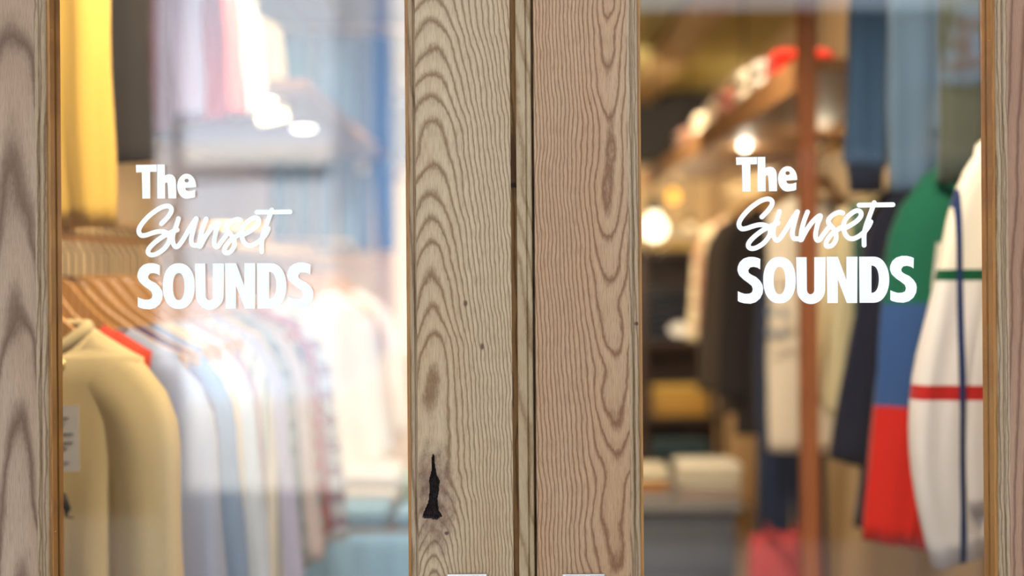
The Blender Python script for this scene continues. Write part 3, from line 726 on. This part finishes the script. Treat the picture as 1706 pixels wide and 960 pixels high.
# left shelf with puck lights underneath
sh = empty('wall_shelf', (-.9, CY + 5.6, 1.87), 'wooden wall shelf with round puck lights under it on the left', 'shelf')
MB().box((WL + .9, -1.6, 0), (.33, 2.5, .03)).build('board', M['shelfwood'], sh, bevel=.003)
for d in (-1.3, 2.2):
    MB().box((WL + .9, d, -.16), (WL + .93, d + .03, 0)).build('bracket', M['black'], sh)
M['puck'] = glow('puck light lens', (255, 240, 214), 9)
def puck(x, d, z):
    p = empty('puck_light', (x, CY + d, z), None, None)
    MB().lathe([(.045, 0), (.045, -.010), (.040, -.013), (.036, -.013)], 24).build('housing', M['steel'], p, smooth=True)
    MB().lathe([(.036, -.0125), (.034, -.018), (.02, -.020), (.001, -.0205)], 24).build('lens', M['puck'], p, smooth=True)
    l = bpy.data.lights.new('puck_lamp', 'AREA'); l.shape = 'DISK'; l.size = .06; l.energy = 5; l.color = (1, .86, .66)
    lo = bpy.data.objects.new('puck_lamp', l); COL.objects.link(lo); lo.parent = p; lo.location = (0, 0, -.024)
    return p
for d, lab in ((4.13, 'nearer glowing puck light under the left shelf'), (4.94, 'second glowing puck light under the left shelf')):
    tag(puck(XL, d, 1.87), lab, 'puck light', 'puck lights under the left shelf')

# --- right lower rail
XR, ZRR, ZHR = .86, 1.70, 1.63
XR2 = XR = .93
rail('garment_rail', XR, 4.02, 6.2, ZRR, 'brass clothes rail beyond the wooden post', (4.1, 6.1), WR)
def xr(d): return .86 + .115 * (d - 2.26) + .03
ra = empty('garment_rail', (xr(1.75), CY + 1.75, ZRR), 'brass clothes rail slanting away from the right stile', 'rail')
MB().tube([(0, 0, 0), (.115 * 1.0, 1.0, 0), (.115 * 2.1, 2.1, 0)], .0125, 20).build('rod', M['brass'], ra, smooth=True)
for q in (.1, 2.0):
    MB().tube([(.115 * q, q, 0), (.115 * q, q, .06), (WR - xr(1.75), q, .07)], .007, 10).build('bracket', M['brass'], ra, smooth=True)
wht = (226, 220, 214)
zw = ZHR
white_m = fabric('cloth white colour-block', wht, bands=[(-1.29, wht), (1.142 - zw, (186, 38, 34)), (1.164 - zw, wht), (1.330 - zw, (12, 82, 50)), (1.344 - zw, (232, 224, 206))],
                 vline=[(-.158, .005, (34, 52, 96)), (.158, .005, (34, 52, 96))], heather=.04)
cream_c = fabric('cloth cream collar', (228, 218, 198))
green_m = fabric('cloth green blue red', (30, 124, 84), bands=[(-1.29, (214, 46, 36)), (1.085 - zw, (62, 94, 146)), (1.285 - zw, (36, 108, 82))], vline=[(-.07, .008, (150, 170, 178))], heather=.05)
green_c = fabric('cloth green', (36, 112, 84))
def hung(name, cat, lab, d, mat, ln, sl, x=XR, zh=ZHR, zr=ZRR, grp='clothes on the right rail', hmat='hanger', rz=0.0, **ex):
    short = lab.split(',')[0]
    for cut in (' nearest', ' hanging', ' on the', ' beside', ' behind', ' past'): short = short.split(cut)[0]
    add_hanger((x, CY + d, zh), rz, round(zr - zh, 3), 'wooden hanger carrying the ' + short, 'wooden hangers on the right side', hmat, wid=(ex.get('ws', .19) - .02) / .208)
    return garment(name, cat, lab, grp, (x, CY + d, zh), mat, ln, sl, rz=rz, **ex)
gw = hung('jacket', 'jacket', 'white track jacket with green, red and navy stripes beside the right stile', 2.26, white_m, .665, .68, x=xr(2.26) - .03, wn=.08, neckdip=.03, ws=.12, wb=.165, spread=.175, collar=cream_c, ribs=fabric('cloth white rib', (226, 218, 210)), cuffs=False, curl=.55, sleeve_w=.072, thick=.05, fold_amp=.005)
gg = hung('jacket', 'jacket', 'green, blue and red colour-block anorak with a price tag', 2.70, green_m, .82, .71, x=xr(2.7) - .005, rz=-.35, wn=.085, neckdip=.05, ws=.155, wb=.165, spread=.08, collar=green_c, sleeve_w=.075)
c = at(1572, 445, 2.56) - gg.location
cm = MB().box((-.017, -.0008, -.042), (.017, .0008, .042)); tg = cm.build('paper_tag', M['card'], gg); tg.rotation_euler = (0, .12, .35)
import mathutils
tg.location = mathutils.Matrix.Rotation(.35, 3, 'Z') @ c
MB().box((-.004, -.0016, .012), (.005, -.0009, .026)).build('printed_mark', M['ink'], tg)
navy = fab('navy', (44, 46, 60)); dkbrown = fab('darkbrown', (62, 52, 50))
hung('jacket', 'jacket', 'long dark navy coat behind the green anorak', 3.1, navy, .86, .62, x=xr(3.1), ws=.16, wb=.17, spread=.13, flare=.45, hmat='hanger_dark', rz=-.5)
hung('jacket', 'jacket', 'dark brown jacket behind the navy coat', 3.3, dkbrown, .68, .58, x=xr(3.3), ws=.16, wb=.165, spread=.03, rz=-.5)
hung('shirt', 'shirt', 'cream knit with a green stripe past the dark coats', 3.5, fab('creamgreen', (228, 212, 164), vline=[(-.19, .012, (60, 116, 96))]), .62, .50, x=xr(3.5), ws=.2, wb=.2, spread=.05)
hung('shirt', 'shirt', 'olive brown overshirt next to the wooden post', 3.64, fab('olivebrown', (128, 100, 62)), .6, .5, x=xr(3.64), ws=.19, wb=.19, spread=.05, hmat='hanger_dark')
hung('shirt', 'shirt', 'pale cream cardigan next to the wooden post', 3.76, fab('palecream', (226, 206, 158)), .56, .5, x=xr(3.76), ws=.2, wb=.2, spread=.05)
gt = hung('shirt', 'shirt', 'long cream tee with a small chest print behind the post', 4.25, fab('creamtee', (228, 214, 190)), .82, .2, ws=.165, wb=.16, spread=.01, sleeve_w=.055, neckdip=.03)
for k, (du, dv) in enumerate(((1284, 520), (1306, 522), (1284, 555), (1304, 556))):
    c = at(du, dv, 4.18) - gt.location
    MB().box((c.x - .012, c.y - .004, c.z - .014), (c.x + .012, c.y - .003, c.z + .014)).build('chest_print', fab('printblue', (150, 156, 160)), gt)
trousers('navy jeans hanging below and behind the cream tee', 'trousers on the right', (XR - .04, CY + 4.55, 1.35), fab('jean', (44, 54, 78)), 1.15, .1)
tp = empty('trouser_hook', (XR - .04, CY + 4.55, 1.35), 'steel trouser hanger above the navy jeans', 'hanger')
MB().tube([(-.1, 0, .01), (0, 0, .02), (.1, 0, .01)], .005, 8).build('clip_bar', M['hook'], tp, smooth=True)
MB().tube([(0, 0, .02), (0, 0, .18), (0, 0, .335)] + [(-.0165 + .0165 * math.cos(math.radians(a)), 0, .35 + .0165 * math.sin(math.radians(a))) for a in range(0, 181, 30)], .0025, 6).build('hook', M['hook'], tp, smooth=True)
hung('shirt', 'shirt', 'cream and brick red plaid shirt far down the right rail', 5.55, fab('brick', (228, 208, 166), plaid=[('x', 14, .3, (150, 70, 52)), ('z', 12, .2, (170, 120, 90))]), .5, .42, ws=.19, wb=.18, spread=.06)
hung('jacket', 'jacket', 'dark taupe coat near the end of the right rail', 5.2, fab('taupe', (84, 72, 60)), .8, .6, ws=.18, wb=.17, spread=.05)
hung('jacket', 'jacket', 'black-brown coat between the cream tee and taupe coat', 4.85, fab('blackbrown', (46, 40, 38)), .84, .6, ws=.17, wb=.16, spread=.04)

# --- right upper rail: denim
ZRD, ZHD = 2.29, 2.22
rail('garment_rail', 1.0, 1.75, 3.6, ZRD, 'brass clothes rail high on the right wall', (1.8, 3.5), WR)
den1 = fab('denim', (70, 98, 130)); den2 = fab('denimlight', (98, 122, 146), vline=[(-.12, .004, (80, 100, 124))]); ol = fab('olivedark', (66, 72, 60), vline=[(-.06, .006, (150, 140, 110)), (.09, .006, (130, 124, 100))])
hung('jacket', 'jacket', 'olive green jacket with light seams, hanging high by the right stile', 2.5, ol, .645, .60, x=1.0, zh=ZHD, zr=ZRD, grp='clothes on the upper right rail', ws=.19, wb=.16, spread=.03, sleeve_w=.06, ribs=None)
hung('jacket', 'jacket', 'washed light denim jacket hanging in the middle of the upper right rail', 2.86, den2, .60, .58, x=1.0, zh=ZHD, zr=ZRD, grp='clothes on the upper right rail', ws=.19, wb=.2, spread=.02, sleeve_w=.075)
gd = hung('jacket', 'jacket', 'mid blue denim jacket with dark cuffs on the upper right rail', 3.22, den1, .52, .50, x=1.0, zh=ZHD, zr=ZRD, grp='clothes on the upper right rail', ws=.19, wb=.2, spread=.04, sleeve_w=.07, ribs=fab('navycuff', (42, 46, 62)))

# --- right shelf, post, goods on the shelf
sr = empty('wall_shelf', (.95, CY + 5.0, 1.84), 'wooden wall shelf with red and white goods on the right', 'shelf')
MB().box((-.24, -1.5, 0), (WR - .95, 2.6, .032)).build('board', M['shelfwood'], sr, bevel=.003)
MB().box((-.25, -1.5, -.05), (-.235, 2.6, .032)).build('lip', M['shelfwood'], sr, bevel=.002)
po = empty('shelf_post', at(1346, 480, 3.42) * 1, 'reddish wooden post standing from floor to ceiling on the right', 'post')
po.location.z = 0
MB().box((-.021, -.021, 0), (.021, .021, 2.47)).build('shaft', M['post'], po, bevel=.003)
MB().box((-.03, -.03, 0), (.03, .03, .06)).build('foot', M['post'], po, bevel=.004)

def folded(label, group, loc, size, mat, rz=0.0, cat='folded garment', name='folded_shirt'):
    """a garment folded flat: soft slab with a rounded fold edge, two layers"""
    g = empty(name, loc, label, cat, group, rz=rz)
    sx, sy, sz = size; ph = rng.random() * 6
    for lay, (za, zb, nm) in enumerate(((0, sz * .52, 'lower_fold'), (sz * .48, sz, 'upper_fold'))):
        rows = []; n = 12
        for i in range(n + 1):
            t = i / n; x = -sx / 2 + sx * t
            e = 1 - .35 * abs(2 * t - 1) ** 6
            rows.append((Vector((x, lay * .004, (za + zb) / 2 - (1 - e) * (zb - za) * .3)), UY, Vector((0, 0, 1)), sy / 2 * (1 - .03 * abs(math.sin(i + ph))), (zb - za) / 2 * e, 0.0, 0))
        mb = loft(rows, 24, ph, 3, True); mb.f.append(tuple(range(24))[::-1]); mb.mi.append(0)
        mb.build(nm, mat, g, smooth=True)
    return g
shelf_goods = [(3.95, (224, 56, 40), 'vermilion folded shirt nearest on the right shelf', .085), (4.25, (248, 240, 226), 'white folded shirt beside the vermilion one on the right shelf', .105),
               (4.55, (250, 238, 214), 'ivory folded shirt in the middle of the right shelf', .12), (4.85, (230, 130, 110), 'coral folded shirt on the right shelf', .10),
               (5.2, (250, 234, 206), 'cream folded shirt past the coral one on the right shelf', .11), (5.6, (246, 232, 200), 'pale yellow folded shirt near the far end of the right shelf', .10), (6.1, (222, 170, 140), 'peach folded shirt last on the right shelf', .09)]
for i, (d, rgb, lab, h) in enumerate(shelf_goods):
    folded(lab, 'folded shirts on the right shelf', (.80, CY + d, 1.872), (.16, .25, h), fab('shelf%d' % i, rgb), rng.uniform(-.1, .1))

# --- lamps in the shop, then added ceiling spotlights
def pendant(p, r, mat, label, power, color):
    g = empty('pendant_lamp', p, label, 'lamp', 'bare bulbs in the shop')
    pr = [(.001, -r)] + [(r * math.cos(math.radians(a)), r * math.sin(math.radians(a))) for a in range(-75, 61, 15)] + [(r * .42, r * 1.1), (r * .4, r * 1.3)]
    MB().lathe(pr, 20).build('bulb', mat, g, smooth=True)
    MB().lathe([(r * .45, r * 1.25), (r * .5, r * 1.3), (r * .5, r * 2.2), (r * .2, r * 2.5)], 16).build('socket', M['black'], g, smooth=True)
    MB().tube([(0, 0, r * 2.4), (0, 0, (2.55 - p.z) / 2 + r), (0, 0, 2.55 - p.z)], .004, 6).build('cord', M['cord'], g)
    l = bpy.data.lights.new('pendant_glow', 'POINT'); l.energy = power; l.color = color; l.shadow_soft_size = r * 1.2
    lo = bpy.data.objects.new('pendant_glow', l); COL.objects.link(lo); lo.parent = g; lo.location = (0, -r * 1.6, -r * 1.2)
    return g
wg = glow('bulb white glow', (255, 246, 220), 14); og = glow('bulb amber glow', (255, 176, 70), 3.2); dg = glow('bulb dim glow', (255, 214, 150), 2.2)
pendant(at(1240, 243, 5.6), .016, wg, 'bright bare bulb hanging above the first letter of the right logo', 4, (1, .9, .7))
pendant(at(1366, 255, 5.0), .018, dg, 'dim bare bulb hanging right of the wooden post', 2, (1, .85, .6))
pendant(at(1122, 328, 8.3), .035, og, 'small amber bulb near the cream back wall', 5, (1, .7, .35))
pendant(at(1090, 380, 6.3), .055, glow('globe glow', (255, 240, 200), 5), 'large white globe lamp by the oak stile', 8, (1, .9, .7))
pendant(at(1150, 386, 7.4), .035, dg, 'small warm bulb right of the globe lamp', 4, (1, .8, .5))

def added_spot(loc, aim, power, label, color=(1, .83, .62), ang=100):  # added lamps out of view, placed to brighten the clothes and walls
    g = empty('added_spotlight', loc, label, 'spotlight', 'added ceiling spotlights')
    d = (Vector(aim) - Vector(loc)).normalized()
    MB().tube([(0, 0, 0), (0, 0, .04), (0, 0, 2.47 - loc[2] + .08)], .006, 8).build('stem', M['black'], g)
    MB().tube([-d * .02, d * .06, d * .10], [.03, .034, .036], 16).build('can', M['black'], g, smooth=True)
    MB().tube([d * .098, d * .104], [.030, .030], 16).build('lens', glow('spot lens', (255, 236, 205), 10), g)
    l = bpy.data.lights.new('spot_beam', 'SPOT'); l.energy = power; l.color = color; l.spot_size = math.radians(ang); l.spot_blend = .6; l.shadow_soft_size = .05
    lo = bpy.data.objects.new('spot_beam', l); COL.objects.link(lo); lo.parent = g; lo.location = d * .12
    lo.rotation_euler = (-d).to_track_quat('Z', 'Y').to_euler()
    return g
added_spot((-.10, .17, 2.36), (-.62, 1.0, 1.0), 88, 'added ceiling spotlight near the door aimed at the left rail')
added_spot((.14, .17, 2.36), (.75, .9, 1.1), 98, 'added ceiling spotlight near the door aimed at the right rail')
added_spot((-.25, 1.6, 2.36), (-.8, 3.0, 1.2), 48, 'second added ceiling spotlight aimed at the left rail')
added_spot((.25, 1.7, 2.36), (.85, 3.2, 1.2), 85, 'second added ceiling spotlight aimed at the right rail')
added_spot((.55, 2.3, 2.36), (1.36, 3.0, 2.2), 130, 'added ceiling spotlight aimed at the right wall above the shelf')
added_spot((-.25, 3.4, 2.36), (-.7, 5.0, 1.0), 55, 'third added ceiling spotlight aimed at the far left')
added_spot((.20, 3.4, 2.36), (.7, 5.4, .9), 130, 'third added ceiling spotlight aimed at the far right')
added_spot((-.1, 5.4, 2.36), (-.5, 8, 1.4), 45, 'added ceiling spotlight washing the back wall on the left')
added_spot((.4, 5.4, 2.36), (.9, 8, 1.4), 170, 'added ceiling spotlight washing the back wall on the right')

# --- slate trunk table with folded shirts (right of the stile)
tb = empty('display_table', at(1120, 838, 4.35) * 1, 'slate grey display trunk with folded shirts on it', 'table'); tbz = tb.location.z; tb.location = (.52, CY + 4.65, 0)
MB().box((-.40, -.30, .06), (.16, .30, tbz - .025)).build('carcass', M['trunk'], tb, bevel=.006)
MB().box((-.42, -.32, tbz - .025), (.18, .32, tbz)).build('top', M['trunk_lip'], tb, bevel=.004)
for z in (.10, .30, .44):
    MB().box((-.385, -.312, z), (.145, -.299, z + (.17 if z == .10 else .11))).build('drawer_front', M['trunk'], tb, bevel=.004)
for sx in (-.38, .11):
    for sy in (-.28, .24):
        MB().box((sx, sy, 0), (sx + .04, sy + .04, .06)).build('foot', M['darkwood'], tb)
def stack(x, d, z, items, size, group):
    zz = z
    for rgb, h, lab, key in items:
        folded(lab, group, (x, CY + d, zz), (size[0], size[1], h), fab(key, rgb), rng.uniform(-.05, .05)); zz += h + .001
    return zz
stack(.61, 4.5, tbz, [((200, 176, 160), .035, 'rosy beige folded shirt at the bottom of the right trunk stack', 'st1'), ((232, 222, 196), .035, 'ivory folded shirt in the middle of the right trunk stack', 'st2'), ((244, 232, 204), .04, 'cream folded shirt on top of the right trunk stack', 'st3')], (.19, .24), 'folded shirts on the trunk')
stack(.385, 4.5, tbz, [((190, 180, 172), .03, 'grey folded shirt at the bottom of the left trunk stack', 'st4'), ((226, 158, 70), .022, 'orange folded shirt in the left trunk stack', 'st5'), ((228, 214, 180), .045, 'pale cream folded shirt on top of the left trunk stack', 'st6')], (.2, .24), 'folded shirts on the trunk')

# --- dark open shelving at the back with jeans and a mustard stack
bs = empty('open_shelving', (.80, CY + 6.9, 0), 'dark wooden open shelving unit at the back of the shop', 'shelving')
for x in (-.19, .19):
    for y in (-.17, .17):
        MB().box((x - .016, y - .016, 0), (x + .016, y + .016, 1.47)).build('upright', M['darkwood'], bs)
levels = [.30, .66, 1.02, 1.45]
for z in levels: MB().box((-.2, -.18, z - .022), (.2, .18, z)).build('shelf_board', M['darkwood'], bs, bevel=.002)
MB().box((-.2, .172, .3), (.2, .18, 1.45)).build('back_board', M['darkwood'], bs)
stack(.80, 6.86, .66, [((196, 150, 62), .045, 'ochre folded knit at the bottom of the mustard stack', 'mu1'), ((214, 170, 84), .045, 'mustard folded knit in the middle of the back shelf stack', 'mu2'), ((206, 164, 70), .05, 'golden folded knit on top of the back shelf stack', 'mu3')], (.26, .24), 'knits on the back shelving')
stack(.78, 6.86, 1.02, [((34, 38, 52), .06, 'navy folded jeans at the bottom of the dark stack on the back shelving', 'nv1'), ((30, 34, 46), .06, 'midnight folded jeans second in the dark stack on the back shelving', 'nv2'), ((40, 40, 48), .06, 'charcoal folded jeans third in the dark stack on the back shelving', 'nv3'), ((28, 32, 42), .06, 'black folded jeans on top of the dark stack on the back shelving', 'nv4')], (.27, .25), 'jeans on the back shelving')
stack(.80, 6.86, .30, [((40, 60, 66), .08, 'dark teal folded blanket at the bottom of the back shelving', 'tl1'), ((34, 50, 58), .08, 'deep teal folded blanket on the lowest shelf pile', 'tl2'), ((44, 66, 70), .08, 'teal folded blanket on top of the lowest shelf pile', 'tl3')], (.28, .26), 'blankets on the back shelving')
c = at(1137, 547, 6.6)
lb = MB().lathe([(.001, .002), (.05, .002), (.05, -.002), (.001, -.002)], 20); lb.v = [(p[0], p[2], p[1] * .62) for p in lb.v]
o = lb.build('shelf_label', M['card']); o.location = (c.x, CY + 6.9 - .19, 1.075); tag(o, 'oval white label standing on the back shelving', 'label')
stack(.78, 6.86, 1.45, [((206, 170, 90), .05, 'amber folded cloth on top of the back shelving', 'tp1'), ((222, 206, 176), .05, 'beige folded cloth on top of the back shelving', 'tp2')], (.26, .24), 'cloths on top of the back shelving')

# --- centre-left: low table; its pale blue cloth and denim are added, supplying the reflection's blue
t2 = empty('display_table', (-.34, CY + 4.6, 0), 'low table with added pale blue cloth seen through the left pane', 'table')
MB().box((-.34, -.5, .56), (.26, .5, .60)).build('top', M['shelfwood'], t2, bevel=.003)
for x in (-.31, .2):
    for y in (-.46, .43):
        MB().box((x, y, 0), (x + .04, y + .04, .56)).build('leg', M['shelfwood'], t2)
folded('added pale blue folded denim left front on the low table', 'folded denim on the low table', (-.50, CY + 4.3, .60), (.26, .3, .06), fab('pd1', (156, 198, 228)))
folded('added sky blue folded denim right front on the low table', 'folded denim on the low table', (-.22, CY + 4.3, .60), (.26, .3, .05), fab('pd2', (148, 192, 226)))
folded('white folded tee left rear on the low table', 'folded denim on the low table', (-.50, CY + 4.75, .60), (.26, .3, .12), fab('pd3', (236, 234, 230)))
folded('mint green folded tee right rear on the low table', 'folded denim on the low table', (-.22, CY + 4.75, .60), (.26, .3, .10), fab('pd4', (150, 200, 176)))
cl = MB(); n = 40; vs = []
for j, z in enumerate((.602, .56, .4, .2, .06)):
    for i in range(n + 1):
        x = -.345 + .61 * i / n; vs.append((x, -.502 - .006 * j - (.006 * j) * math.sin(i * 1.1 + j * .2), z))
cl.v = vs; cl.f = [(j * (n + 1) + i, j * (n + 1) + i + 1, (j + 1) * (n + 1) + i + 1, (j + 1) * (n + 1) + i) for j in range(4) for i in range(n)]; cl.mi = [0] * len(cl.f)
cl.build('added_drape', fab('palecloth', (150, 196, 230)), t2, smooth=True, solid=.003)  # added drape; its pale blue supplies the blue reflected low in the pane
# red shoulder bag low on the right
rb = empty('tote_bag', (.79, CY + 4.15, 0), 'dusty red tote bag on the floor near the wooden post', 'bag')
loft([(Vector((0, 0, .0)), UX, UY, .10, .05, 0, 0), (Vector((0, 0, .1)), UX, UY, .115, .06, .003, 0), (Vector((0, 0, .35)), UX, UY, .11, .05, .005, 0), (Vector((0, 0, .58)), UX, UY, .10, .03, .005, 0)], 32, 1.0, 3).build('bag_body', fab('dustyred', (176, 66, 66)), rb, smooth=True, solid=.003)
for y in (-.03, .03):
    MB().tube([(-.05, y, .56), (-.045, y * 1.6, .60), (0, y * 2.0, .52), (.045, y * 1.6, .60), (.05, y, .56)], .006, 8).build('strap', fab('dustyred', (176, 66, 66)), rb, smooth=True)

# ------------------------------------------------------------------ the street behind the photographer (seen mirrored in the panes)
M['road'] = plain('pale paving', (210, 209, 207), .85, var=.08, scale=2)
M['dark_facade'] = plain('dark brown cladding', (58, 50, 44), .8, var=.15, scale=2)
M['dark_facade2'] = plain('dark olive cladding', (62, 60, 48), .8, var=.15, scale=2)
M['white_side'] = plain('white painted wall', (206, 222, 244), .8, var=.05, scale=1)
M['blue_tile'] = plain('blue tiled facade', (62, 126, 188), .5, var=.12, scale=1)
M['white_panel'] = plain('white facade panel', (244, 246, 250), .6, var=.03)
M['signblue'] = plain('blue sign board', (92, 124, 168), .5, var=.05); M['signred'] = plain('dark red paint', (110, 34, 40), .5)
struct('street', MB().box((-30, -40, -.25), (30, -.05, -.10)), M['road'])
kb = MB().box((-30, -1.0, -.16), (30, -.9, -.02)); kb.box((-30, -.9, -.12), (30, -.05, -.02)); struct('kerb', kb, M['road'])
def facade_windows(bl, x0, x1, z0, z1, nx, nz, y, w, h):
    for i in range(nx):
        for j in range(nz):
            cx = x0 + (x1 - x0) * (i + .5) / nx; cz = z0 + (z1 - z0) * (j + .5) / nz
            f = MB().box((cx - w / 2, y - .02, cz - h / 2), (cx + w / 2, y + .04, cz + h / 2)).build('window', M['winframe'], bl)
            MB().box((cx - w / 2 + .05, y + .035, cz - h / 2 + .05), (cx + w / 2 - .05, y + .05, cz + h / 2 - .05)).build('pane', M['darkglass'], f)
b1 = empty('dark_building', (-7, -11, -.1), 'long dark clad frontage with square windows left of the side street', 'building')
MB().box((-6, 3.6, 0), (4.85, 4.0, 3.6)).build('wall', M['dark_facade'], b1)
MB().box((4.85, 3.6, 0), (4.93, 3.97, 3.6)).build('side_wall', M['white_side'], b1)
facade_windows(b1, -5.5, 4.5, .8, 3.2, 4, 1, 4.0, 1.2, 1.5)
b4 = empty('white_building', (-8, -17.5, -.1), 'white rendered building in full sun down the side street', 'building')
MB().box((-7, -3, 0), (5.92, 2.3, 9)).build('wall', M['white_side'], b4)
facade_windows(b4, -6.5, 2.6, 4.0, 8.6, 4, 2, 2.3, 1.2, 1.5)
MB().box((-7, 2.3, 2.75), (5.9, 2.5, 3.0)).build('string_course', M['white_panel'], b4)
b2 = empty('dark_shop', (5, -9, -.1), 'dark olive building across the street with a blue sign', 'building')
MB().box((-4.5, -3, 0), (9, 3.0, 3.5)).build('wall', M['dark_facade2'], b2)
facade_windows(b2, -4.3, 8.6, .6, 2.2, 5, 1, 3.0, 1.4, 1.4)
aw = MB(); aw.add([(-4.4, 3.0, 3.05), (-2.6, 3.0, 3.05), (-2.6, 3.7, 2.85), (-4.4, 3.7, 2.85), (-4.4, 3.7, 2.72), (-2.6, 3.7, 2.72), (-4.4, 3.0, 2.9), (-2.6, 3.0, 2.9)], [(0, 1, 2, 3), (3, 2, 5, 4), (6, 4, 5, 7), (0, 3, 4, 6), (1, 7, 5, 2), (0, 6, 7, 1)])
aw.build('awning', plain('grey blue canvas', (130, 144, 160), .8), b2)
sg = empty('shop_sign', (2.55, -5.95, 2.55), 'blue sign board with dark red capitals across the street', 'sign')
MB().box((-.45, -.03, -.21), (.75, 0, .21)).build('board', M['signblue'], sg, bevel=.01)
def bars(name, segs, ox, parent):
    mb = MB()
    for (a, b) in segs:
        a = Vector((ox - a[0], .012, a[1])); b = Vector((ox - b[0], .012, b[1])); d = (b - a).normalized(); nrm = Vector((-d.z, 0, d.x)) * .02
        vs = [a - nrm, a + nrm, b + nrm, b - nrm]
        mb.add([p - Vector((0, .012, 0)) for p in vs] + [p + Vector((0, .004, 0)) for p in vs], [(0, 1, 2, 3), (7, 6, 5, 4), (0, 4, 5, 1), (1, 5, 6, 2), (2, 6, 7, 3), (3, 7, 4, 0)])
    mb.build(name, M['signred'], parent)
# read from the street (facing the sign, +X is to the left): K E I
bars('sign_letter', [((0, -.14), (0, .14)), ((0, 0), (.115, .13)), ((0, 0), (.115, -.13))], .04, sg)
bars('sign_letter', [((0, -.14), (0, .14)), ((0, .12), (.10, .12)), ((0, 0), (.085, 0)), ((0, -.12), (.10, -.12))], -.13, sg)
bars('sign_letter', [((0, -.14), (0, .14))], -.29, sg)
b3 = empty('blue_building', (-3, -27, -.1), 'blue tiled building with white vertical panels at the end of the side street', 'building')
MB().box((-9, -3, 0), (9, 3, 12)).build('wall', M['blue_tile'], b3)
for (x0, x1, z0, z1) in ((-1.02, -.3, .2, 5.4), (.1, .45, 2.9, 4.1), (.85, 1.7, 0, 12), (-4.5, -3.9, 0, 12), (-2.6, -2.2, 3, 12), (2.4, 3.2, 0, 12), (4.4, 4.9, 0, 12), (6, 7, 0, 12)):
    MB().box((x0, 3.0, z0), (x1, 3.12, z1)).build('white_panel', M['white_panel'], b3)
